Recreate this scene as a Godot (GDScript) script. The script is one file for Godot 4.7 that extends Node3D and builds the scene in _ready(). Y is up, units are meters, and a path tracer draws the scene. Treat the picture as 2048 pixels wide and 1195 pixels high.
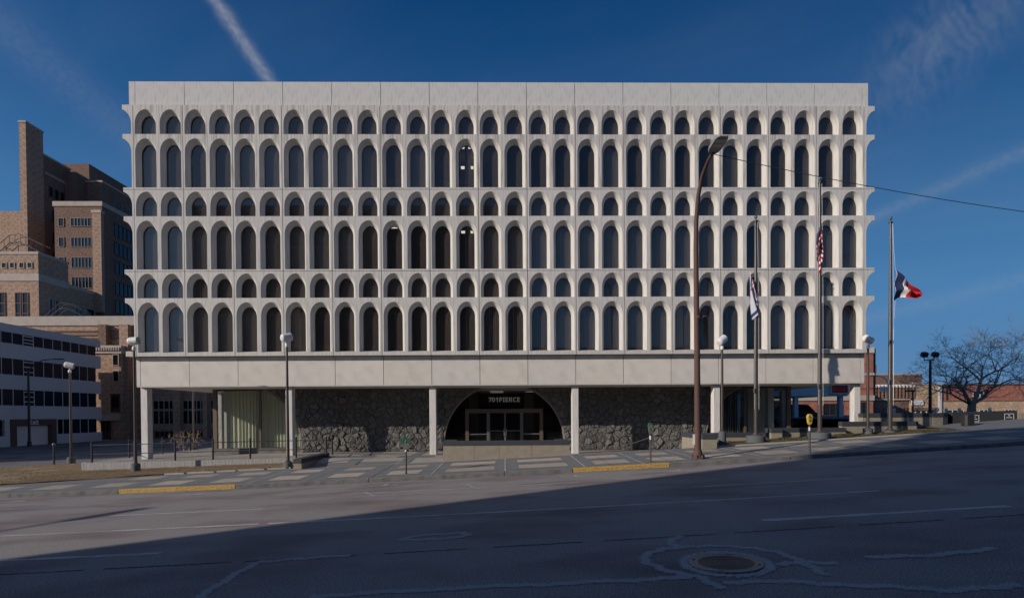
extends Node3D

var taken := {}
var M := {}
var rng := RandomNumberGenerator.new()

# ---------------------------------------------------------------- ground heights
func kerb_y(x: float) -> float:
	x = clampf(x, -50.0, 70.0)
	return 0.0435 * x + 0.0004 * x * x
func walk_y(x: float, z: float) -> float: return kerb_y(x) + 0.02 * (8.6 - z)
func road_y(x: float, z: float) -> float: return kerb_y(x) - 0.15 + 0.22 * (1.0 - pow((z - 19.5) / 10.9, 2.0))
func plaza_y(x: float, z: float) -> float:
	var flat := 0.0 if x > -11.0 else maxf(-0.017 * (-11.0 - x), -0.2)
	return lerpf(flat, walk_y(x, 3.7), smoothstep(1.3, 3.7, z))
func lot_y(x: float, z: float) -> float: return -0.5 - 0.0155 * clampf(-22.0 - x, 0.0, 30.0)
func bed_y(x: float, z: float) -> float: return walk_y(x, 3.7) + 0.02 + 0.03 * sin(x * 3.1 + z * 2.0) * sin(z * 2.7 - x)

# ---------------------------------------------------------------- naming and tagging
func numbered(called: String) -> String:
	var n: int = taken.get(called, 0)
	taken[called] = n + 1
	return called if n == 0 else "%s_%03d" % [called, n]
func tag(o: Node, label: String, category: String, group := "") -> void:
	o.set_meta("label", label)
	o.set_meta("category", category)
	if group: o.set_meta("group", group)
func thing(called: String, label: String, category: String, at := Vector3.ZERO, turn := 0.0, group := "") -> Node3D:
	var o := Node3D.new()
	o.name = numbered(called)
	add_child(o)
	o.position = at
	o.rotation.y = turn
	tag(o, label, category, group)
	return o
func copy(src: Node3D, label: String, at: Vector3, turn := 0.0) -> Node3D:
	var base := src.name.substr(0, src.name.length() - 4) if src.name.right(3).is_valid_int() else String(src.name)
	var c := src.duplicate()
	c.name = numbered(base)
	add_child(c)
	c.position = at
	c.rotation.y = turn
	c.set_meta("label", label)
	return c
func part(called: String, st: SurfaceTool, m: Material, parent: Node, at := Vector3.ZERO) -> MeshInstance3D:
	return place(called, st.commit(), m, parent, at)
func place(called: String, mesh: Mesh, m: Material, parent: Node, at := Vector3.ZERO) -> MeshInstance3D:
	var o := MeshInstance3D.new()
	o.name = called
	o.mesh = mesh
	o.material_override = m
	o.position = at
	parent.add_child(o, true)
	return o
func setting(called: String, st: SurfaceTool, m: Material) -> MeshInstance3D:
	var o := part(numbered(called), st, m, self)
	o.set_meta("kind", "structure")
	return o

# ---------------------------------------------------------------- mesh helpers
func mb() -> SurfaceTool:
	var st := SurfaceTool.new()
	st.begin(Mesh.PRIMITIVE_TRIANGLES)
	return st
func tri(st: SurfaceTool, a: Vector3, b: Vector3, c: Vector3) -> void:
	var n := (b - a).cross(c - a).normalized()
	st.set_normal(n); st.add_vertex(a)
	st.set_normal(n); st.add_vertex(c)
	st.set_normal(n); st.add_vertex(b)
func quad(st: SurfaceTool, a: Vector3, b: Vector3, c: Vector3, d: Vector3) -> void:
	tri(st, a, b, c)
	tri(st, a, c, d)
func box(st: SurfaceTool, lo: Vector3, hi: Vector3) -> void:
	var p := func(i, j, k): return Vector3(hi.x if i else lo.x, hi.y if j else lo.y, hi.z if k else lo.z)
	quad(st, p.call(0, 0, 1), p.call(1, 0, 1), p.call(1, 1, 1), p.call(0, 1, 1))
	quad(st, p.call(1, 0, 0), p.call(0, 0, 0), p.call(0, 1, 0), p.call(1, 1, 0))
	quad(st, p.call(1, 0, 1), p.call(1, 0, 0), p.call(1, 1, 0), p.call(1, 1, 1))
	quad(st, p.call(0, 0, 0), p.call(0, 0, 1), p.call(0, 1, 1), p.call(0, 1, 0))
	quad(st, p.call(0, 1, 1), p.call(1, 1, 1), p.call(1, 1, 0), p.call(0, 1, 0))
	quad(st, p.call(0, 0, 0), p.call(1, 0, 0), p.call(1, 0, 1), p.call(0, 0, 1))
func bx(x0: float, x1: float, y0: float, y1: float, z0: float, z1: float) -> SurfaceTool:
	var st := mb()
	box(st, Vector3(x0, y0, z0), Vector3(x1, y1, z1))
	return st
func bevel_box(x0: float, x1: float, y0: float, y1: float, z0: float, z1: float, b: float) -> SurfaceTool:
	# box with chamfered vertical and top edges
	var st := mb()
	var ring := func(i: float) -> Array:
		return [Vector3(x0 + i + b, 0, z1 - i), Vector3(x1 - i - b, 0, z1 - i), Vector3(x1 - i, 0, z1 - i - b), Vector3(x1 - i, 0, z0 + i + b), Vector3(x1 - i - b, 0, z0 + i), Vector3(x0 + i + b, 0, z0 + i), Vector3(x0 + i, 0, z0 + i + b), Vector3(x0 + i, 0, z1 - i - b)]
	var r0: Array = ring.call(0.0)
	var r1: Array = ring.call(b)
	for k in 8:
		var a: Vector3 = r0[k]
		var c: Vector3 = r0[(k + 1) % 8]
		quad(st, a + Vector3.UP * y0, c + Vector3.UP * y0, c + Vector3.UP * (y1 - b), a + Vector3.UP * (y1 - b))
		quad(st, a + Vector3.UP * (y1 - b), c + Vector3.UP * (y1 - b), r1[(k + 1) % 8] + Vector3.UP * y1, r1[k] + Vector3.UP * y1)
	for k in range(1, 7):
		tri(st, r1[0] + Vector3.UP * y1, r1[k] + Vector3.UP * y1, r1[k + 1] + Vector3.UP * y1)
		tri(st, r0[0] + Vector3.UP * y0, r0[k + 1] + Vector3.UP * y0, r0[k] + Vector3.UP * y0)
	return st
func tube(st: SurfaceTool, pts: Array, rads: Array, n := 8, caps := true) -> void:
	var up := Vector3.UP
	var rings := []
	var side := Vector3.ZERO
	for i in pts.size():
		var d: Vector3 = (pts[mini(i + 1, pts.size() - 1)] - pts[maxi(i - 1, 0)]).normalized()
		if side == Vector3.ZERO:
			side = d.cross(Vector3.RIGHT if absf(d.y) > 0.9 else up).normalized()
		else:
			side = (side - d * side.dot(d)).normalized()
		var other := d.cross(side)
		var ring := []
		for k in n:
			var a := TAU * k / n
			var o := side * cos(a) + other * sin(a)
			ring.append([pts[i] + o * float(rads[i]), o])
		rings.append(ring)
	for i in pts.size() - 1:
		for k in n:
			var a: Array = rings[i][k]
			var b: Array = rings[i][(k + 1) % n]
			var c: Array = rings[i + 1][(k + 1) % n]
			var d: Array = rings[i + 1][k]
			for v in [a, c, b, a, d, c]:
				st.set_normal(v[1]); st.add_vertex(v[0])
	if caps:
		for e in [0, pts.size() - 1]:
			for k in range(1, n - 1):
				if e == 0: tri(st, rings[e][0][0], rings[e][k + 1][0], rings[e][k][0])
				else: tri(st, rings[e][0][0], rings[e][k][0], rings[e][k + 1][0])
func lathe(st: SurfaceTool, prof: Array, n := 20, at := Vector3.ZERO) -> void:
	for i in prof.size() - 1:
		var p: Vector2 = prof[i]
		var q: Vector2 = prof[i + 1]
		var nr := Vector2(q.y - p.y, p.x - q.x).normalized()
		for k in n:
			var a0 := TAU * k / n
			var a1 := TAU * (k + 1) / n
			var v := []
			for e in [[p, a0], [p, a1], [q, a1], [q, a0]]:
				v.append([at + Vector3(e[0].x * sin(e[1]), e[0].y, e[0].x * cos(e[1])), Vector3(nr.x * sin(e[1]), nr.y, nr.x * cos(e[1]))])
			for j in [0, 2, 1, 0, 3, 2]:
				st.set_normal(v[j][1]); st.add_vertex(v[j][0])
func sheet(st: SurfaceTool, x0: float, x1: float, nx: int, z0: float, z1: float, nz: int, h: Callable, lift := 0.0) -> void:
	var at := func(i, j) -> Vector3:
		var x := lerpf(x0, x1, float(i) / nx)
		var z := lerpf(z0, z1, float(j) / nz)
		return Vector3(x, h.call(x, z) + lift, z)
	for i in nx:
		for j in nz:
			quad(st, at.call(i, j + 1), at.call(i + 1, j + 1), at.call(i + 1, j), at.call(i, j))
func ribbon(st: SurfaceTool, pts: Array, width: float, h: Callable, lift: float, wob := 0.0, step := 0.12) -> void:
	# a strip laid on the ground along a line of (x, z) points, cut fine enough to follow it
	var line := []
	for i in pts.size() - 1:
		var n := maxi(1, int(ceil(pts[i].distance_to(pts[i + 1]) / step)))
		for k in n:
			line.append(pts[i].lerp(pts[i + 1], float(k) / n))
	line.append(pts[-1])
	var prev := []
	for i in line.size():
		var d: Vector2 = (line[mini(i + 1, line.size() - 1)] - line[maxi(i - 1, 0)]).normalized()
		var s := Vector2(-d.y, d.x)
		var c: Vector2 = line[i] + s * rng.randf_range(-wob, wob) * 0.6
		var w := width * 0.5 * (1.0 + (rng.randf_range(-0.55, 0.55) if wob > 0.0 else 0.0))
		var l := c + s * w
		var r := c - s * w
		var now := [Vector3(l.x, h.call(l.x, l.y) + lift, l.y), Vector3(r.x, h.call(r.x, r.y) + lift, r.y)]
		if prev:
			var up: Vector3 = (now[0] - prev[0]).cross(now[1] - prev[0])
			if up.y > 0: quad(st, prev[0], now[0], now[1], prev[1])
			else: quad(st, prev[1], now[1], now[0], prev[0])
		prev = now
func flakes(st: SurfaceTool, pts: Array, spread: float, per_metre: float, h: Callable, lift: float) -> void:
	for i in pts.size() - 1:
		var a: Vector2 = pts[i]
		var b: Vector2 = pts[i + 1]
		var n := int(a.distance_to(b) * per_metre)
		var d := (b - a).normalized()
		var s := Vector2(-d.y, d.x)
		for k in n:
			var t := rng.randf()
			var wig := 0.02 * sin(t * 9.0 + i * 2.0) + 0.012 * sin(t * 31.0 + i)
			var off := rng.randfn(0.0, spread * 0.5)
			var c := a.lerp(b, t) + s * (off + wig)
			var r := rng.randf_range(0.008, 0.027) * (1.3 - minf(absf(off) / spread, 1.0))
			var turn := rng.randf() * TAU
			var v := []
			for q in 4:
				var p := c + Vector2(r * rng.randf_range(0.6, 1.5), 0).rotated(turn - TAU * q / 4.0)
				v.append(Vector3(p.x, h.call(p.x, p.y) + lift + 0.0004 * (k % 5), p.y))
			var up: Vector3 = (v[1] - v[0]).cross(v[2] - v[0])
			if up.y > 0.0: quad(st, v[0], v[1], v[2], v[3])
			else: quad(st, v[3], v[2], v[1], v[0])
func flat_poly(st: SurfaceTool, poly: PackedVector2Array, z: float) -> void:
	# faces +z
	var idx := Geometry2D.triangulate_polygon(poly)
	for i in range(0, idx.size(), 3):
		var a := poly[idx[i]]
		var b := poly[idx[i + 1]]
		var c := poly[idx[i + 2]]
		if (b - a).cross(c - a) < 0.0:
			var t := b; b = c; c = t
		tri(st, Vector3(a.x, a.y, z), Vector3(b.x, b.y, z), Vector3(c.x, c.y, z))

# ---------------------------------------------------------------- materials
func lin(r: float, g: float, b: float) -> Color: return Color(r, g, b).linear_to_srgb()
func noise_tex(sd: int, freq: float, stops: Array, octaves := 4, size := 512, kind := FastNoiseLite.TYPE_SIMPLEX_SMOOTH) -> NoiseTexture2D:
	var n := FastNoiseLite.new()
	n.seed = sd
	n.noise_type = kind
	n.frequency = freq
	n.fractal_octaves = octaves
	var g := Gradient.new()
	var off := PackedFloat32Array()
	var col := PackedColorArray()
	for s in stops:
		off.append(s[0])
		col.append(s[1])
	g.offsets = off
	g.colors = col
	var t := NoiseTexture2D.new()
	t.width = size
	t.height = size
	t.seamless = true
	t.noise = n
	t.color_ramp = g
	return t
func grey(v: float) -> Color: return Color(v, v, v)
func mat(r: float, g: float, b: float, rough := 0.85, metal := 0.0) -> StandardMaterial3D:
	var m := StandardMaterial3D.new()
	m.albedo_color = lin(r, g, b)
	m.roughness = rough
	m.metallic = metal
	return m
func grained(m: StandardMaterial3D, tex: Texture2D, scale: Vector3, coarse: Texture2D = null, cscale := Vector3.ONE, bump: Texture2D = null, depth := 0.0) -> StandardMaterial3D:
	m.albedo_texture = tex
	m.uv1_triplanar = true
	m.uv1_world_triplanar = true
	m.uv1_scale = scale
	if coarse:
		m.detail_enabled = true
		m.detail_albedo = coarse
		m.detail_blend_mode = BaseMaterial3D.BLEND_MODE_MUL
		m.detail_uv_layer = BaseMaterial3D.DETAIL_UV_2
		m.uv2_triplanar = true
		m.uv2_world_triplanar = true
		m.uv2_scale = cscale
	if bump:
		m.heightmap_enabled = true
		m.heightmap_texture = bump
		m.heightmap_scale = depth
	return m
func brick_tex(base: Color, mortar: Color, spread: float) -> ImageTexture:
	# 2.4 m by 1.2 m of running bond, for walls 60 m and more away
	var w := 384
	var h := 192
	var im := Image.create(w, h, false, Image.FORMAT_RGB8)
	im.fill(mortar)
	var courses := 16
	for c in courses:
		var y0 := int(h * float(c) / courses)
		for k in 12:
			var x0 := int(w * (k + (0.5 if c % 2 else 0.0)) / 12.0)
			var f := 1.0 + rng.randf_range(-spread, spread)
			var red := rng.randf_range(-0.5, 0.5) * spread
			var col := Color(base.r * (f + red * 0.4), base.g * f, base.b * (f - red * 0.4))
			for dx in [0, -w]:
				im.fill_rect(Rect2i(x0 + dx + 1, y0 + 1, w / 12 - 2, h / courses - 2), col)
	return ImageTexture.create_from_image(im)
func make_materials() -> void:
	var fine := noise_tex(11, 0.09, [[0.0, grey(0.8)], [0.5, grey(0.95)], [1.0, grey(1.0)]], 5)
	var grit := noise_tex(12, 0.35, [[0.0, grey(0.5)], [0.35, grey(0.82)], [0.65, grey(0.95)], [1.0, grey(1.0)]], 3, 1024)
	var streak := noise_tex(13, 0.02, [[0.0, Color(0.9, 0.895, 0.89)], [0.35, Color(0.965, 0.96, 0.955)], [0.55, Color.WHITE], [1.0, Color.WHITE]], 5)
	var blotch := noise_tex(14, 0.012, [[0.0, Color(0.91, 0.905, 0.9)], [0.45, Color(0.97, 0.965, 0.96)], [1.0, Color.WHITE]], 5)
	var bump := noise_tex(15, 0.2, [[0.0, Color.BLACK], [1.0, Color.WHITE]], 3)
	M.panel = grained(mat(0.70, 0.668, 0.63, 0.9), fine, Vector3(0.9, 0.9, 0.9), streak, Vector3(0.7, 0.07, 0.7), bump, 0.1)
	var drip := noise_tex(31, 0.022, [[0.0, Color(0.76, 0.75, 0.73)], [0.34, Color(0.91, 0.9, 0.885)], [0.45, Color(0.985, 0.98, 0.975)], [1.0, Color.WHITE]], 6)
	for k in 4:
		var f: float = [0.97, 1.0, 1.02, 0.985][k]
		M["panel_%d" % k] = grained(mat(0.70 * f, 0.668 * f, (0.63 - 0.004 * k) * f, 0.9), fine, Vector3(0.9, 0.9, 0.9), streak, Vector3(0.7, 0.07, 0.7), bump, 0.1)
		M["panel_top_%d" % k] = grained(mat(0.705 * f, 0.672 * f, (0.633 - 0.004 * k) * f, 0.9), fine, Vector3(0.9, 0.9, 0.9), drip, Vector3(0.55, 0.035, 0.55), bump, 0.1)
		M["band_%d" % k] = grained(mat(0.80 * f, 0.75 * f, (0.70 - 0.008 * k) * f, 0.9), fine, Vector3(0.7, 0.7, 0.7), blotch, Vector3(0.17, 0.17, 0.17), bump, 0.1)
	M.parapet = grained(mat(0.705, 0.68, 0.648, 0.9), fine, Vector3(1.4, 0.9, 0.9), streak, Vector3(0.9, 0.11, 0.9), bump, 0.1)
	M.band = grained(mat(0.78, 0.73, 0.685, 0.9), fine, Vector3(0.7, 0.7, 0.7), blotch, Vector3(0.17, 0.17, 0.17), bump, 0.1)
	M.column = grained(mat(0.76, 0.725, 0.685, 0.85), fine, Vector3(0.9, 0.9, 0.9), streak, Vector3(0.7, 0.1, 0.7))
	M.soffit = grained(mat(0.78, 0.745, 0.69, 0.9), fine, Vector3(0.5, 0.5, 0.5))
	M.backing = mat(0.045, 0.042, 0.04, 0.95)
	var pit := noise_tex(16, 0.06, [[0.0, grey(0.45)], [0.45, grey(0.8)], [1.0, grey(1.0)]], 5)
	for k in 5:
		var v: float = [0.2, 0.235, 0.265, 0.215, 0.25][k]
		var tint: Vector3 = [Vector3(1, 0.96, 0.92), Vector3(1, 0.97, 0.94), Vector3(1, 0.98, 0.96), Vector3(1, 0.92, 0.85), Vector3(1, 0.98, 0.97)][k]
		M["stone_%d" % k] = grained(mat(v * tint.x, v * tint.y, v * tint.z, 0.95), pit, Vector3(2.1, 2.1, 2.1), null, Vector3.ONE, pit, 2.2)
	M.mortar = grained(mat(0.15, 0.14, 0.128, 0.95), pit, Vector3(1.5, 1.5, 1.5))
	M.arch_trim = grained(mat(0.26, 0.235, 0.21, 0.9), fine, Vector3(1.2, 1.2, 1.2))
	# ground
	var tar := noise_tex(17, 0.0075, [[0.0, Color(0.74, 0.71, 0.72)], [0.4, Color(0.92, 0.87, 0.87)], [0.6, Color(0.97, 0.97, 0.97)], [1.0, Color(1, 0.98, 0.96)]], 5)
	var chips := noise_tex(30, 0.26, [[0.0, grey(0.35)], [0.38, grey(0.7)], [0.52, grey(0.88)], [0.66, grey(1.0)], [1.0, Color(1, 0.97, 0.95)]], 5, 1024)
	M.asphalt = grained(mat(0.355, 0.333, 0.325, 0.92), chips, Vector3(0.14, 0.14, 0.14), tar, Vector3(0.06, 0.06, 0.11), chips, 0.5)
	M.lot_asphalt = grained(mat(0.17, 0.167, 0.17, 0.92), grit, Vector3(0.4, 0.4, 0.4), tar, Vector3(0.05, 0.05, 0.05))
	M.patch = grained(mat(0.15, 0.142, 0.14, 0.92), grit, Vector3(0.37, 0.37, 0.37), tar, Vector3(0.07, 0.07, 0.07))
	M.walk = grained(mat(0.235, 0.243, 0.25, 0.9), chips, Vector3(0.2, 0.2, 0.2), blotch, Vector3(0.21, 0.21, 0.21))
	M.plaza = grained(mat(0.5, 0.455, 0.405, 0.9), chips, Vector3(0.2, 0.2, 0.2), blotch, Vector3(0.25, 0.25, 0.25))
	for k in 3:
		var f: float = [0.9, 1.0, 1.12][k]
		M["tan_%d" % k] = grained(mat(0.545 * f, 0.47 * f, 0.39 * f, 0.92), chips, Vector3(0.25, 0.25, 0.25), blotch, Vector3(0.3, 0.3, 0.3))
	M.kerb = grained(mat(0.25, 0.243, 0.235, 0.92), grit, Vector3(0.6, 0.6, 0.6), noise_tex(18, 0.03, [[0.0, grey(0.7)], [0.5, grey(0.9)], [1.0, grey(1.0)]], 5), Vector3(0.13, 0.13, 0.13))
	M.yellow = grained(mat(0.53, 0.345, 0.10, 0.8), noise_tex(19, 0.06, [[0.0, Color(0.4, 0.4, 0.42)], [0.3, Color(0.6, 0.56, 0.52)], [0.4, Color(0.88, 0.86, 0.8)], [0.55, Color.WHITE], [0.7, Color(0.9, 0.89, 0.84)], [1.0, Color.WHITE]], 5), Vector3(0.5, 0.5, 0.5))
	M.paint = grained(mat(0.68, 0.66, 0.64, 0.8), noise_tex(20, 0.1, [[0.0, grey(0.45)], [0.4, grey(0.62)], [0.55, grey(0.95)], [1.0, grey(1.0)]], 4), Vector3(0.9, 0.9, 0.9))
	M.worn_paint = grained(mat(0.42, 0.405, 0.39, 0.85), noise_tex(21, 0.09, [[0.0, grey(0.5)], [0.45, grey(0.65)], [0.62, grey(1.0)], [1.0, grey(1.0)]], 4), Vector3(0.8, 0.8, 0.8))
	M.seal = grained(mat(0.7, 0.705, 0.715, 0.9), noise_tex(22, 0.12, [[0.0, grey(0.55)], [0.5, grey(0.75)], [1.0, grey(1.0)]], 4), Vector3(0.9, 0.9, 0.9))
	M.crack = mat(0.035, 0.034, 0.035, 1.0)
	M.granite = grained(mat(0.50, 0.48, 0.45, 0.9), grit, Vector3(0.7, 0.7, 0.7))
	M.soil = grained(mat(0.20, 0.155, 0.105, 1.0), noise_tex(23, 0.08, [[0.0, grey(0.4)], [0.5, grey(0.8)], [1.0, grey(1.0)]], 5), Vector3(0.8, 0.8, 0.8))
	M.lawn = grained(mat(0.36, 0.275, 0.18, 1.0), noise_tex(24, 0.1, [[0.0, Color(0.5, 0.48, 0.42)], [0.5, Color(0.85, 0.83, 0.8)], [1.0, Color.WHITE]], 5), Vector3(0.8, 0.8, 0.8))
	M.ground = grained(mat(0.17, 0.155, 0.135, 1.0), fine, Vector3(0.1, 0.1, 0.1))
	for k in 3:
		M["straw_%d" % k] = mat([0.46, 0.38, 0.30][k], [0.36, 0.285, 0.21][k], [0.22, 0.17, 0.12][k], 0.95)
	M.litter = mat(0.16, 0.135, 0.055, 0.95)
	M.aggregate = grained(mat(0.47, 0.41, 0.335, 0.95), noise_tex(25, 0.3, [[0.0, Color(0.5, 0.48, 0.46)], [0.4, Color(0.8, 0.8, 0.78)], [1.0, Color.WHITE]], 3, 1024), Vector3(0.8, 0.8, 0.8), blotch, Vector3(0.4, 0.4, 0.4), grit, 0.6)
	M.low_wall = grained(mat(0.48, 0.465, 0.445, 0.9), fine, Vector3(0.8, 0.8, 0.8), noise_tex(26, 0.03, [[0.0, grey(0.6)], [0.45, grey(0.88)], [1.0, grey(1.0)]], 4), Vector3(1.0, 0.08, 1.0))
	M.coping = grained(mat(0.047, 0.053, 0.064, 0.7), fine, Vector3(0.9, 0.9, 0.9))
	M.footing = grained(mat(0.115, 0.123, 0.135, 0.85), fine, Vector3(1.1, 1.1, 1.1))
	# metals, paint
	M.black_iron = mat(0.018, 0.019, 0.023, 0.5)
	M.bronze = mat(0.085, 0.07, 0.062, 0.35, 0.3)
	M.dark_frame = mat(0.04, 0.034, 0.03, 0.45, 0.2)
	M.bronze_frame = mat(0.135, 0.098, 0.078, 0.5, 0.25)
	M.steel = mat(0.42, 0.42, 0.43, 0.3, 0.8)
	M.ball = mat(0.62, 0.62, 0.63, 0.12, 0.95)
	M.rust_brown = grained(mat(0.125, 0.064, 0.049, 0.75), noise_tex(27, 0.05, [[0.0, grey(0.6)], [0.5, grey(0.9)], [1.0, grey(1.0)]], 4), Vector3(1.2, 0.5, 1.2))
	M.white_metal = mat(0.68, 0.68, 0.66, 0.45)
	M.lamp_lens = mat(0.16, 0.165, 0.165, 0.3)
	M.lamp_grey = mat(0.22, 0.22, 0.215, 0.55)
	M.led_lens = mat(0.33, 0.34, 0.30, 0.35)
	M.green_meter = mat(0.03, 0.12, 0.07, 0.4)
	M.meter_grey = mat(0.16, 0.165, 0.17, 0.45, 0.3)
	M.meter_yellow = mat(0.66, 0.40, 0.06, 0.45)
	M.meter_pole = mat(0.075, 0.066, 0.06, 0.6)
	M.sticker = mat(0.7, 0.7, 0.68, 0.6)
	M.rope = mat(0.62, 0.62, 0.6, 0.9)
	M.wire = mat(0.03, 0.03, 0.03, 0.8)
	M.text_white = mat(0.75, 0.74, 0.72, 0.6)
	M.sign_black = mat(0.02, 0.02, 0.022, 0.6)
	# glass: thin dark panes
	for g in [["glass", 0.19, 0.165, 0.15, 0.24, 0.70], ["clear_glass", 0.02, 0.024, 0.022, 0.08, 0.5], ["lobby_glass", 0.012, 0.013, 0.014, 0.3, 0.36]]:
		var m := mat(g[1], g[2], g[3], 0.02)
		m.albedo_color.a = g[4]
		m.transparency = BaseMaterial3D.TRANSPARENCY_ALPHA
		m.metallic_specular = g[5]
		M[g[0]] = m
	M.far_glass = mat(0.02, 0.028, 0.045, 0.06)
	M.far_glass.metallic_specular = 0.45
	M.garage_glass = mat(0.012, 0.017, 0.032, 0.2)
	M.garage_glass.metallic_specular = 0.22
	M.far_glass_dark = mat(0.012, 0.011, 0.011, 0.12)
	# insides
	M.room = mat(0.2, 0.175, 0.15, 0.9)
	M.room_dark = mat(0.10, 0.07, 0.05, 0.9)
	M.room_floor = mat(0.10, 0.08, 0.065, 0.6)
	M.blind = mat(0.125, 0.12, 0.115, 0.9)
	M.pale_blind = mat(0.62, 0.6, 0.56, 0.9)
	M.blind_warm = mat(0.34, 0.27, 0.18, 0.9)
	M.spandrel = mat(0.045, 0.04, 0.037, 0.9)
	var cur := mat(0.64, 0.68, 0.51, 0.95)
	cur.backlight_enabled = true
	cur.backlight = lin(0.22, 0.23, 0.14)
	M.green_curtain = cur
	M.pale_wall = mat(0.55, 0.60, 0.52, 0.9)
	# far buildings
	M.brick = grained(mat(1, 1, 1, 0.95), brick_tex(lin(0.37, 0.235, 0.16), lin(0.33, 0.255, 0.195), 0.22), Vector3(0.417, 0.833, 0.417), blotch, Vector3(0.05, 0.05, 0.05))
	M.brick_dark_and_shade = grained(mat(1, 1, 1, 0.95), brick_tex(lin(0.20, 0.115, 0.082), lin(0.18, 0.13, 0.10), 0.24), Vector3(0.417, 0.833, 0.417), blotch, Vector3(0.05, 0.05, 0.05))  # dark brick walls; on the tower the deep tone is painted shade
	M.brick_red = grained(mat(1, 1, 1, 0.95), brick_tex(lin(0.36, 0.125, 0.085), lin(0.33, 0.19, 0.15), 0.18), Vector3(0.417, 0.833, 0.417), blotch, Vector3(0.06, 0.06, 0.06))
	M.brick_tan = grained(mat(1, 1, 1, 0.95), brick_tex(lin(0.46, 0.31, 0.19), lin(0.42, 0.33, 0.24), 0.2), Vector3(0.417, 0.833, 0.417), blotch, Vector3(0.06, 0.06, 0.06))
	M.limestone = grained(mat(0.52, 0.44, 0.37, 0.9), fine, Vector3(0.4, 0.4, 0.4), blotch, Vector3(0.1, 0.1, 0.1))
	M.garage = grained(mat(0.55, 0.56, 0.57, 0.85), fine, Vector3(0.5, 0.1, 0.5))
	M.garage_mullion = mat(0.6, 0.61, 0.62, 0.6)
	M.shutter = mat(0.62, 0.6, 0.56, 0.7)
	M.brown_panel = mat(0.085, 0.052, 0.045, 0.6)
	M.bank_blue = mat(0.55, 0.58, 0.62, 0.7)
	M.bark = grained(mat(0.34, 0.285, 0.235, 0.95), pit, Vector3(1.5, 0.6, 1.5))
	M.shrub_twig = mat(0.34, 0.25, 0.19, 0.95)
	M.cast_iron = grained(mat(0.085, 0.078, 0.078, 0.65, 0.2), grit, Vector3(1.5, 1.5, 1.5))
	M.iron_ring = grained(mat(0.34, 0.30, 0.26, 0.6, 0.2), grit, Vector3(1.5, 1.5, 1.5))
	M.car_dark = mat(0.02, 0.026, 0.036, 0.25)
	M.car_red = mat(0.32, 0.03, 0.03, 0.3)
	M.rubber = mat(0.012, 0.012, 0.012, 0.9)
	M.shade_toned_wall = grained(mat(0.035, 0.035, 0.038, 0.95), fine, Vector3(0.6, 0.6, 0.6), blotch, Vector3(0.5, 0.5, 0.5))  # shade on the parking-sign wall is put into this base colour

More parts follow.
